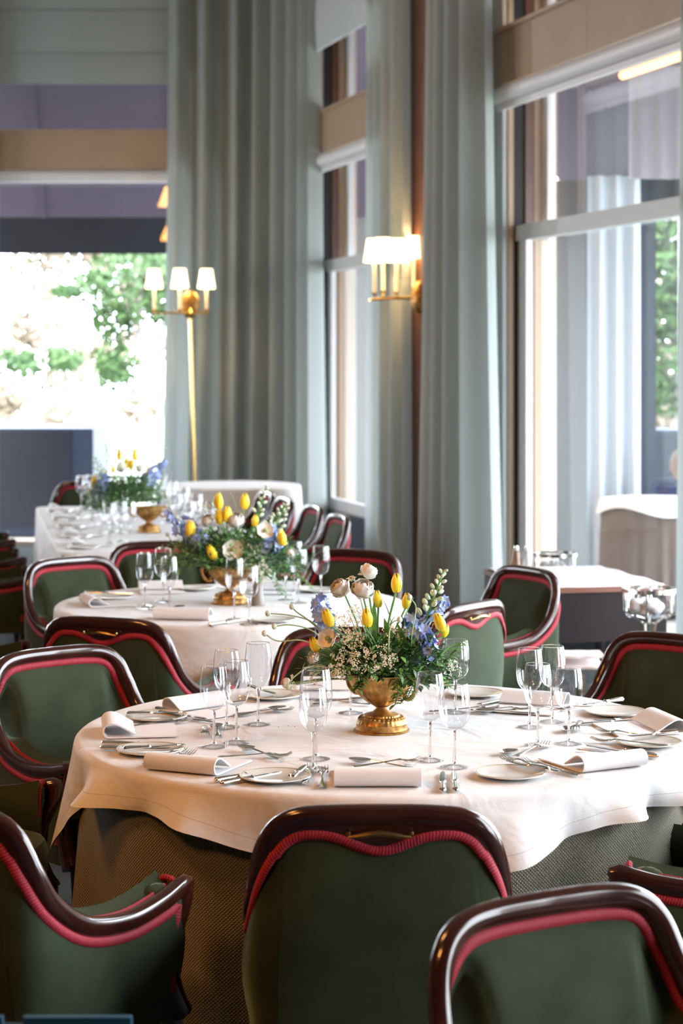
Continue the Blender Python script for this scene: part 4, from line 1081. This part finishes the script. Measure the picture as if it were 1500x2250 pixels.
def arrangement(name, base, label, spec, seed, S=1.0, cat='flowers', fol=1.0):
    """base: world point of the rim centre. spec holds offsets (dx, dy, dz) in metres from it"""
    r = random.Random(seed); t = thing(name, base, label=label, cat=cat)
    root = lambda: Vector((r.uniform(-.03, .03), r.uniform(-.03, .03), -.02))
    for (c, d, s_) in spec.get('tulip', []):
        p = Vector(c); e = aim(d); dd = Vector(d).normalized(); b = p - dd * .02 * s_
        o = obj('tulip', TUL, t, p - dd * .022 * s_, e, s_ * .88)
        MB().tube(stemcurve(root() - b + b * 0, b * 1 - b, 0, 8, (b * .45 + Vector((0, 0, -.01))) - b) if False else [q for q in catmull([root(), b * .5 + Vector((0, 0, .01)), b], 5)], .0028, 6).build('tulip_stem', M['leaf'], t)
    for (c, d, s_) in spec.get('ran', []):
        p = Vector(c); dd = Vector(d).normalized(); obj('ranunculus', RAN, t, p - dd * .012 * s_, aim(d), s_)
        MB().tube(catmull([root(), p * .5, p - dd * .012], 5), .0024, 6).build('flower_stem', M['leaf'], t)
    for (c, d, s_) in spec.get('ane', []):
        p = Vector(c); dd = Vector(d).normalized(); obj('anemone', ANE, t, p - dd * .01 * s_, aim(d), s_)
        MB().tube(catmull([root(), p * .5, p - dd * .01], 5), .0024, 6).build('flower_stem', M['leaf'], t)
    for (a, b, n, sp, sz) in spec.get('delph', []):
        mb = MB(); a = Vector(a); b = Vector(b); ax = (b - a).normalized()
        for i in range(n):
            s_ = r.random(); an = r.uniform(0, 6.28); o1 = ax.orthogonal().normalized(); o2 = ax.cross(o1); dr = o1 * cos(an) + o2 * sin(an); rad = sp * (1 - .45 * s_) * r.uniform(.55, 1)
            floret(mb, a.lerp(b, s_) + dr * rad, dr + ax * .3, sz * r.uniform(.8, 1.15), r)
        mb.tube([a * .0 + Vector((0, 0, -.02)), a, b], .003, 6); mb.build('delphinium', M['delph'], t)
    for (a, b, n, sp) in spec.get('buds', []):
        mb = MB(); a = Vector(a); b = Vector(b); ax = (b - a).normalized(); o1 = ax.orthogonal().normalized(); o2 = ax.cross(o1)
        for i in range(n):
            s_ = .25 + .75 * i / (n - 1); an = i * 2.4; dr = (o1 * cos(an) + o2 * sin(an)); rad = sp * (1.15 - .85 * (i / (n - 1)))
            c = a.lerp(b, s_) + dr * rad; q = (dr + ax * .8).normalized().to_track_quat('Z', 'X').to_matrix()
            z_ = .0085 * (1.25 - .6 * i / (n - 1)); mb.ball(c, (z_ * .75, z_ * .75, z_ * 1.2), 7, 5, q); mb.cur = 1; mb.tube([a.lerp(b, max(0, s_ - .04)), c], .0011, 4, cap=False); mb.cur = 0
        mb.cur = 1; mb.tube([Vector((0, 0, -.02)), a, b], .0024, 6); mb.cur = 0
        mb.build('bud_spike', [M['budgreen'], M['leaf']], t)
    for pts in spec.get('curly', []):
        mb = MB(); pp = catmull([Vector(p) for p in pts], 7); mb.tube(pp, .0018, 6); mb.cur = 1
        e = pp[-1]; mb.ball(e, (.0075, .0075, .0085), 8, 6); mb.cur = 0; mb.build('curled_bud_stem', [M['leaf_pale'], M['budgreen']], t)
    for (c, R, d) in spec.get('lace', []):
        mb = MB(); c = Vector(c); q = Vector(d).normalized().to_track_quat('Z', 'X').to_matrix()
        for i in range(int(26 * (R / .035) ** 2)):
            rr_ = R * sqrt(r.random()); a = r.uniform(0, 6.28); hub = c + q @ Vector((rr_ * cos(a), rr_ * sin(a), .006 - .25 * rr_ * rr_ / R + r.uniform(-.003, .003)))
            for k in range(7):
                p = hub + q @ Vector((r.gauss(0, .0032), r.gauss(0, .0032), r.uniform(-.001, .0018))); floret(mb, p, q @ Vector((r.gauss(0, .4), r.gauss(0, .4), 1)), .0021, r)
            if i % 3 == 0: mb.cur = 1; mb.tube([c - q @ Vector((0, 0, R * .7)), hub], .0006, 3, cap=False); mb.cur = 0
        mb.cur = 1; mb.tube(catmull([Vector((0, 0, -.02)), c * .5, c - q @ Vector((0, 0, R * .7))], 4), .0018, 5); mb.cur = 0
        mb.build('lace_flower', [M['lace'], M['leaf_pale']], t)
    for (p, d, L, w) in spec.get('leaf', []):
        mb = MB(); leaf(mb, p, d, L, w, r, .18, 8); mb.build('leaf', M['leaf'], t)
    # small foliage
    for nm, mat, cnt, sz in (('foliage', M['leaf'], 900, .016), ('foliage', M['leaf_dark'], 1200, .016), ('fern', M['leaf_pale'], 620, .012)):
        mb = MB()
        for i in range(int(cnt * fol)):
            th = r.uniform(0, 6.28); ph = r.uniform(-.02 if cos(th) < .35 else -.34, 1.15); R = r.uniform(.5, 1.0)
            ex = spec.get('ext', (.185, .13, .105)); sk = spec.get('skew', 0)
            d = Vector((cos(th) * cos(ph), sin(th) * cos(ph), sin(ph)))
            p = Vector((d.x * ex[0] * R, d.y * ex[1] * R, .012 + d.z * ex[2] * R))
            if mat is M['leaf_dark']: p.x += .035; p.z -= .006
            if mat is M['leaf_pale']: p.x *= 1.12
            leaf(mb, p, d + Vector((r.gauss(0, .5), r.gauss(0, .5), r.gauss(0, .5))), sz * r.uniform(.8, 1.7), sz * (.36 if mat is not M['leaf_pale'] else .13), r, .2, 3)
            if i % 7 == 0: mb.tube([p * .35, p], .0011, 3, cap=False)
        mb.build(nm, mat, t, kind='stuff')
    # trailing vines over the rim
    for (pts) in spec.get('vine', []):
        mb = MB(); pp = catmull([Vector(p) for p in pts], 8); mb.tube(pp, .0014, 5)
        for i, p in enumerate(pp[2:]):
            for sd in (-1, 1): leaf(mb, p, Vector((sd * r.uniform(.5, 1), r.uniform(-.8, .1), r.uniform(-.5, .3))), r.uniform(.014, .024), .006, r, .2, 4)
        mb.build('vine', M['leaf'], t)
    t.scale = (S, S, S); return t
def rel(x, y, dy=0.0, cx=831, cy=1482, Y=5.2):
    k = (Y + dy) / K; return Vector(((x - cx) * k, dy, -(y - cy) * k - dy * 0.0))
R_ = rel
BASE = px(831, 1482, 5.2)
main = dict(
 tulip=[(R_(870, 1283), (.02, 0, 1), 1.0), (R_(720, 1352, -.05), (-.35, -.1, 1), 1.0), (R_(805, 1350, -.07), (-.12, -.15, 1), 1.0), (R_(690, 1412, -.04), (-.35, -.2, 1), .85),
        (R_(966, 1364, -.04), (-.38, -.1, 1), .98), (R_(830, 1322, .03), (-.1, .1, 1), .9), (R_(893, 1330, .06), (.1, 0, 1), .85), (R_(978, 1395, .06), (.3, 0, 1), .7)],
 ran=[(R_(748, 1293, .0), (-.6, -.5, .6), .98), (R_(797, 1291, -.03), (.15, -.7, .8), 1.08), (R_(810, 1258, .02), (.55, .1, .75), .85), (R_(689, 1439, -.05), (-.2, -.6, .4), .62), (R_(629, 1498, -.02), (-.7, -.3, .1), .5)],
 ane=[(R_(716, 1391, -.08), (-.55, -.75, .35), 1.0)],
 delph=[(R_(722, 1400, .02), R_(698, 1316, .0), 46, .030, .014), (R_(925, 1450, -.02), R_(900, 1350, .0), 55, .034, .015), (R_(945, 1425, -.05), R_(925, 1370, -.04), 26, .024, .014), (R_(935, 1370, 0), R_(985, 1315, 0), 16, .016, .013)],
 buds=[(R_(925, 1390), R_(975, 1252), 24, .022)],
 curly=[[R_(735, 1425), R_(690, 1370), R_(640, 1350, -.02), R_(588, 1345, -.02)], [R_(740, 1440), R_(690, 1385, -.03), R_(640, 1368, -.04), R_(602, 1371, -.04)], [R_(745, 1450), R_(670, 1402, -.05), R_(610, 1402, -.05), R_(580, 1385, -.05)],
        [R_(740, 1420), R_(680, 1365), R_(652, 1345), R_(641, 1333)], [R_(905, 1460), R_(903, 1390, -.07), R_(912, 1325, -.08), R_(898, 1302, -.08)], [R_(856, 1470, -.08), R_(852, 1400, -.10), R_(858, 1358, -.10), R_(876, 1348, -.10)],
        [R_(760, 1475, -.04), R_(690, 1455, -.06), R_(645, 1478, -.07), R_(632, 1500, -.07)]],
 lace=[(R_(768, 1375, -.06), .036, (-.2, -.8, .6)), (R_(700, 1478, -.06), .028, (-.4, -.9, .3)), (R_(860, 1440, -.11), .026, (.1, -1, .3)), (R_(770, 1400, -.07), .034, (-.2, -.8, .5)), (R_(750, 1445, -.09), .042, (-.2, -.9, .4)), (R_(800, 1440, -.11), .036, (.0, -.9, .5)), (R_(838, 1425, -.10), .030, (.1, -.9, .5)), (R_(788, 1340, -.02), .030, (-.1, -.5, .8)), (R_(780, 1272, .02), .022, (-.3, -.4, .9)),
       (R_(740, 1362, -.03), .022, (-.3, -.6, .6)), (R_(858, 1385, -.05), .024, (.2, -.7, .6)), (R_(980, 1455, -.05), .026, (.5, -.6, .5)), (R_(1000, 1470, .0), .022, (.7, -.5, .3)), (R_(640, 1495, -.06), .022, (-.6, -.6, .2)), (R_(820, 1460, -.12), .022, (.1, -1, .2)), (R_(740, 1470, -.08), .02, (-.2, -1, .1))],
 leaf=[(R_(840, 1420, .02), R_(862, 1340, .02) - R_(840, 1420, .02), .09, .013), (R_(855, 1430, -.05), R_(850, 1350, -.06) - R_(855, 1430, -.05), .10, .011), (R_(790, 1430, .02), R_(775, 1330, .02) - R_(790, 1430, .02), .11, .010), (R_(760, 1440, .0), R_(735, 1360, .0) - R_(760, 1440, .0), .09, .010), (R_(890, 1440, -.04), R_(880, 1350, -.05) - R_(890, 1440, -.04), .10, .012), (R_(880, 1450), R_(905, 1310) - R_(880, 1450), .15, .011), (R_(820, 1440), R_(822, 1315) - R_(820, 1440), .14, .010), (R_(830, 1440, -.06), R_(800, 1390, -.06) - R_(830, 1440, -.06), .09, .011), (R_(880, 1400), R_(895, 1300) - R_(880, 1400), .11, .012),
       (R_(835, 1440, -.08), R_(815, 1370, -.08) - R_(835, 1440, -.08), .10, .010), (R_(960, 1450, -.04), R_(990, 1400, -.05) - R_(960, 1450, -.04), .07, .012), (R_(740, 1450, -.05), R_(700, 1400, -.06) - R_(740, 1450, -.05), .08, .009),
       (R_(975, 1430, -.02), R_(1010, 1420, -.02) - R_(975, 1430, -.02), .05, .013), (R_(860, 1380, .02), R_(850, 1310, .02) - R_(860, 1380, .02), .08, .009)],
 vine=[[R_(865, 1475, -.09), R_(872, 1500, -.105), R_(866, 1535, -.10)], [R_(880, 1470, -.08), R_(905, 1485, -.10), R_(890, 1525, -.105)], [R_(800, 1472, -.09), R_(790, 1485, -.10), R_(782, 1500, -.10)], [R_(940, 1460, -.04), R_(985, 1440, -.05), R_(1015, 1405, -.03)], [R_(930, 1470, -.06), R_(965, 1485, -.07), R_(985, 1500, -.06)]])
arrangement('flower_arrangement', BASE, 'tulips, white ranunculus and blue delphinium filling the front gilt urn', main, 5)

def urn(loc, rz, label, S=1.0):
    t = thing('urn', loc, rz, label, 'urn')
    flute = lambda a, z: 1 + (.055 * abs(sin(9 * a + z * 14)) - .025 if z > .066 else (.045 * abs(sin(16 * a)) if .022 < z < .05 else 0)) * (1 if z < .142 else 0)
    MB().lathe([(.0005, .066), (.020, .067), (.034, .074), (.052, .088), (.068, .104), (.079, .122), (.085, .138), (.088, .146), (.0925, .150), (.0925, .153), (.086, .151), (.080, .135), (.070, .115), (.0005, .112)], 108, fn=flute).build('bowl', M['gold'], t)
    MB().lathe([(.0005, .0), (.072, .0), (.073, .005), (.068, .007), (.066, .018), (.067, .022), (.060, .030), (.060, .035), (.046, .040), (.044, .044), (.026, .050), (.017, .058), (.015, .063), (.022, .067), (.0005, .068)], 96, fn=flute).build('foot', M['gold'], t)
    mb = MB()
    for k in range(30):
        a = 2 * pi * k / 30; mb.ball((.055 * cos(a), .055 * sin(a), .036), (.0055, .0055, .004), 6, 4)
    mb.build('bead_ring', M['gold'], t)
    MB().lathe([(.0005, .130), (.078, .132)], 24).build('soil', M['leaf_dark'], t)
    for sx in (-1, 1):
        pth = catmull([(sx * .078, 0, .142), (sx * .10, 0, .150), (sx * .112, 0, .132), (sx * .106, 0, .108), (sx * .088, 0, .092), (sx * .074, 0, .094), (sx * .078, 0, .104)], 5)
        MB().tube(pth, [.006 - .0015 * abs(i / len(pth) - .5) for i in range(len(pth))], 8).build('handle', M['gold'], t)
    t.scale = (S, S, S); return t
urn(tb(838, 1606, .746), radians(-38), 'weathered gilt footed urn at the centre of the front table')
# second arrangement
Y2 = 7.94
def R2f(x, y, dy=0.0): return rel(x, y, dy, 507, 1245, Y2)
second = dict(
 tulip=[(R2f(480, 1103), (-.05, 0, 1), 1.35), (R2f(537, 1103), (0, 0, 1), 1.3), (R2f(484, 1133, -.05), (-.05, 0, 1), 1.3), (R2f(500, 1128, -.06), (.05, 0, 1), 1.3), (R2f(419, 1160, -.04), (0, 0, 1), 1.45), (R2f(470, 1208, -.12), (-.5, -.2, 1), 1.25), (R2f(621, 1180, -.06), (-.2, 0, 1), 1.3), (R2f(560, 1145), (.1, 0, 1), 1.0)],
 ran=[(R2f(520, 1140, -.06), (0, -.8, .6), 1.25), (R2f(458, 1143, -.02), (-.2, -.6, .6), 1.0), (R2f(540, 1195, .0), (.2, -.6, .6), .9), (R2f(640, 1212, -.05), (.5, -.6, .2), .8)],
 ane=[(R2f(515, 1200, -.13), (0, -1, .1), 1.45), (R2f(585, 1160, -.08), (.2, -.9, .3), 1.2)],
 delph=[(R2f(440, 1200), R2f(400, 1140), 46, .045, .018), (R2f(600, 1215, -.04), R2f(590, 1165, 0), 60, .05, .019), (R2f(450, 1190, -.05), R2f(430, 1170, -.05), 24, .04, .017), (R2f(390, 1170), R2f(365, 1120), 14, .02, .014)],
 buds=[(R2f(590, 1180), R2f(630, 1105), 22, .034), (R2f(560, 1150), R2f(585, 1068), 12, .018)],
 curly=[[R2f(440, 1220), R2f(400, 1215), R2f(380, 1195), R2f(368, 1175)], [R2f(440, 1190), R2f(400, 1150), R2f(375, 1120), R2f(365, 1085)]],
 lace=[(R2f(560, 1220, -.10), .06, (.2, -.8, .4)), (R2f(580, 1250, -.12), .04, (.3, -.9, .1)), (R2f(450, 1115, .0), .03, (0, -.4, .9))],
 leaf=[(R2f(490, 1220), R2f(470, 1150) - R2f(490, 1220), .14, .018), (R2f(500, 1210), R2f(510, 1140) - R2f(500, 1210), .14, .016), (R2f(480, 1140), R2f(465, 1100) - R2f(480, 1140), .09, .012), (R2f(520, 1120), R2f(512, 1085) - R2f(520, 1120), .08, .008), (R2f(600, 1225, -.06), R2f(640, 1190, -.06) - R2f(600, 1225, -.06), .10, .016)],
 vine=[[R2f(600, 1240, -.06), R2f(650, 1255, -.08), R2f(690, 1290, -.08)], [R2f(590, 1245, -.1), R2f(610, 1270, -.12), R2f(625, 1300, -.12)], [R2f(430, 1225, -.06), R2f(400, 1235, -.08), R2f(385, 1255, -.08)]],
 ext=(.29, .17, .15))
arrangement('flower_arrangement', px(507, 1245, Y2), 'yellow tulips and cream anemones in the urn on the second table', second, 8, fol=1.2)
urn(tb(505, 1326, .746), radians(5), 'gilt footed urn on the second table behind the wine glasses', 1.0)
U3 = on3(.0, -.50); U3.z = .746
urn(U3, radians(20), 'gilt footed urn among the glasses on the long table', .95)
o = [x for x in COL.objects if x.name.startswith('flower_arrangement')][-1]
c = copytree(o); c.location = (U3.x - .12, U3.y, U3.z + .165); c.rotation_euler = (0, 0, radians(205)); c['label'] = 'loose flowers in the urn on the long table before the far window'; c.scale = (.88, .88, 1.05)

# ---------------------------------------------------------------- lamps
def candle(t, x, y, z, h, sh, seed=0):
    MB().lathe([(.0005, -.035), (.012, -.033), (.007, -.022), (.016, -.012), (.020, -.004), (.011, 0), (.0005, .001)], 14, Matrix.Translation((x, y, z))).build('candle_cup', M['brass'], t)
    MB().lathe([(.014, 0), (.014, h), (.0005, h)], 12, Matrix.Translation((x, y, z))).build('candle_tube', M['candle'], t)
    MB().lathe([(sh * .50, h - .02), (sh * .34, h - .02 + sh * 1.08)], 20, Matrix.Translation((x, y, z))).build('lamp_shade', M['shade'], t)
    d = bpy.data.lights.new('bulb', 'POINT'); d.energy = 9; d.color = (1, .62, .26); d.shadow_soft_size = .02
    o = bpy.data.objects.new('bulb', d); COL.objects.link(o); o.parent = t; o.location = (x, y, z + h + sh * .4)
YL = 17.55
q = px(418, 668, YL)
L1 = thing('floor_lamp', (q.x, YL, 0), label='brass pole lamp with three lit shades before the far curtain', cat='lamp')
def l1(x, y): v = px(x, y, YL); return Vector((v.x - q.x, 0, v.z))
bp_ = l1(418, 670)
MB().ball((bp_.x, -.01, bp_.z), (.085, .035, .125), 18, 12).build('back_plate', M['gold'], L1)
mb = MB(); mb.tube([l1(332, 688), l1(420, 688) + Vector((0, -.07, 0)), l1(460, 688)], .011, 8); mb.tube([bp_, l1(420, 688) + Vector((0, -.07, 0))], .010, 8); mb.build('arm', M['brass'], L1)
for (x, dy) in ((338, .02), (396, -.06), (453, .02)):
    v = l1(x, 678); candle(L1, v.x, v.y + dy, v.z, .20, .158)
pb = l1(432, 1150)
MB().tube([bp_ - Vector((0, 0, .1)), (pb.x, .0, .04)], .015, 8).build('pole', M['brass'], L1)
MB().lathe([(.0005, 0), (.13, 0), (.13, .015), (.03, .04), (.0005, .05)], 24, Matrix.Translation((pb.x, 0, 0))).build('base', M['brass'], L1)
Y_ = 14.35
q2 = px(862, 655, Y_)
L2 = thing('wall_lamp', (q2.x, Y_, q2.z), label='gilt wall lamp with four lit shades on the brown pier', cat='lamp')
def l2(x, y, dy=0): v = px(x, y, Y_ + dy); return Vector((v.x - q2.x, dy, v.z - q2.z))
mb = MB(); mb.tube([l2(812, 659, -.12), l2(845, 656, -.03), l2(900, 653, .02), l2(915, 651, .08)], .010, 8)
pl = wp(4.30, .11, q2.z) - Vector((q2.x, Y_, q2.z)); mb.tube([l2(870, 655, 0), pl], .012, 8); mb.build('arm', M['brass'], L2)
MB().ball(pl, (.06, .06, .12), 14, 10).build('back_plate', M['gold'], L2)
for (x, y, dy) in ((822, 642, -.14), (841, 638, .10), (871, 641, -.05), (909, 634, .12)):
    v = l2(x, y, dy); candle(L2, v.x, v.y, v.z, .235, .155)

# ---------------------------------------------------------------- service table
ca, sa = cos(radians(-74)), sin(radians(-74))
ST = Vector((1.04, 8.98, 0)); AS = atan2(DU[1], DU[0]) + pi / 2 - radians(3)
st = thing('service_table', ST, AS, 'small dark wooden service table by the nearest window', 'table')
MB().box(-.29, .29, -.41, .41, .715, .738).build('tabletop', P('table_wood', (.16, .06, .04), .3, coat=.4), st, smooth=False)
mw = P('dark_table_wood', (.010, .005, .006), .55, spec=.25)
for a_ in ((-.29, -.27, -.38, .38), (.27, .29, -.38, .38), (-.29, .29, -.40, -.38), (-.29, .29, .38, .40)): MB().box(*a_, .50, .715).build('apron', mw, st, smooth=False)
for sx in (-.27, .27):
    for sy in (-.37, .37): MB().tube([(sx, sy, .60), (sx, sy, .3), (sx, sy, 0)], [.028, .024, .020], 8).build('leg', mw, st)
MB().box(-.27, .27, -.37, .37, .17, .19).build('shelf', mw, st, smooth=False)
rows = []
for i in range(15):
    rows.append([Vector((-.28 + .56 * j / 14, -.395 + .79 * i / 14, .744 + .003 * sin(i * 1.1 + j * .7) * (1 if 0 < i < 14 else .4))) for j in range(15)])
low = [[v - Vector((0, 0, .006)) for v in r_] for r_ in rows[::-1]]
o = MB().grid(rows + low, closed_v=True).build('table_runner', M['linen']); o.location = ST; o.rotation_euler = (0, 0, AS)
tag(o, 'rumpled white cloth laid on the small service table', 'cloth')
for i, (x, y, m, lb) in enumerate(((1134, 1249, P('oil_bottle', (.30, .16, .09), .15, trans=.6), 'slim reddish cruet on the service table'), (1157, 1249, P('salt_glass', (.8, .8, .8), .1, trans=.7), 'slim clear cruet beside the reddish one'))):
    t = thing('cruet', tb(x, y, .752), label=lb, cat='cruet')
    MB().lathe([(.0005, 0), (.026, 0), (.026, .02), (.017, .07), (.012, .085), (.0005, .085)], 16).build('bottle', m, t)
    MB().lathe([(.012, .085), (.014, .09), (.010, .104), (.0005, .108)], 12).build('cap', M['silver'], t)
def cooler(x, ytop, Y, label):
    v = px(x, ytop, Y); t = thing('wine_cooler', (v.x, Y, 0), label=label, cat='cooler'); zt = v.z
    MB().lathe([(.108, zt - .012), (.112, zt - .012), (.112, zt + .004), (.106, zt + .004)], 36, closed=True).build('rim', M['silver'], t)
    MB().lathe([(.107, zt - .01), (.105, zt - .085), (.09, zt - .115), (.02, zt - .122)], 36).build('bowl', M['bowl'], t)
    mb = MB()
    for k in range(6):
        a = k * pi / 3 + .3; mb.tube([(.108 * cos(a), .108 * sin(a), zt - .01), (.107 * cos(a), .107 * sin(a), zt - .09), (.03 * cos(a), .03 * sin(a), zt - .14)], .0045, 6)
    mb.build('cage', M['silver'], t)
    MB().lathe([(.0005, 0), (.12, 0), (.115, .012), (.03, .03), (.022, .06), (.024, zt - .2), (.032, zt - .14), (.0005, zt - .135)], 24).build('pedestal', M['silver'], t)
    mb = MB(); r = random.Random(3)
    for k in range(14): a = k * .9; mb.ball((.06 * cos(a) * r.uniform(.3, 1.15), .06 * sin(a) * r.uniform(.3, 1.15), zt - .085 + r.uniform(-.01, .03)), (.03, .028, .022), 9, 6)
    mb.build('folded_cloths', M['linen'], t); return t
cooler(1425, 1294, 8.20, 'silver wine stand with glass bowl of white cloths, near the right border')
cooler(1219, 1216, 10.1, 'silver wine stand standing behind the service table')
# linen on a low stool
t = thing('tray_stand', (tb(1275, 1452, .50).x, tb(1275, 1452, .50).y, 0), label='low stand with folded pinkish linen behind the right glasses', cat='stand')
MB().box(-.11, .11, -.10, .10, .46, .48).build('tray', M['silver'], t, smooth=False)
MB().tube([(0, 0, 0), (0, 0, .46)], .02, 8).lathe([(.0005, 0), (.1, 0), (.1, .02), (.0005, .02)], 16).build('pedestal', M['silver'], t)
sheet([(p.x, p.y) for p in catmull([(-.08, .486, 0), (.0, .486, 0), (.075, .49, 0), (.088, .51, 0), (.07, .528, 0), (.0, .53, 0), (-.08, .527, 0)], 4)], .010, -.085, .085, 8, .004).build('folded_linen', M['tray_cloth'], t)

# ---------------------------------------------------------------- crate at the lower left corner
zt = EYE - (2230 - HY) * 2.95 / K
t = thing('plastic_crate', (-.52, 2.95, 0), 0, 'blue plastic crate edge in the dark lower left corner', 'crate')
for (a, b_) in ((-.36, -.28), (-.25, -.20), (-.16, -.08), (-.05, .02), (.05, .21)): MB().box(a, b_, -.012, .0, zt - .05, zt).build('rim_lug', M['crate'], t, smooth=False)
MB().box(-.36, .21, -.008, .0, 0, zt - .012).build('back_wall', M['crate'], t, smooth=False)
MB().box(-.36, .21, -.34, -.332, 0, zt - .05).build('front_wall', M['crate'], t, smooth=False)
for xx in (-.36, .20): MB().box(xx, xx + .01, -.34, 0, 0, zt - .03).build('side_wall', M['crate'], t, smooth=False)
MB().box(-.36, .21, -.34, 0, 0, .01).build('bottom', M['crate'], t, smooth=False)
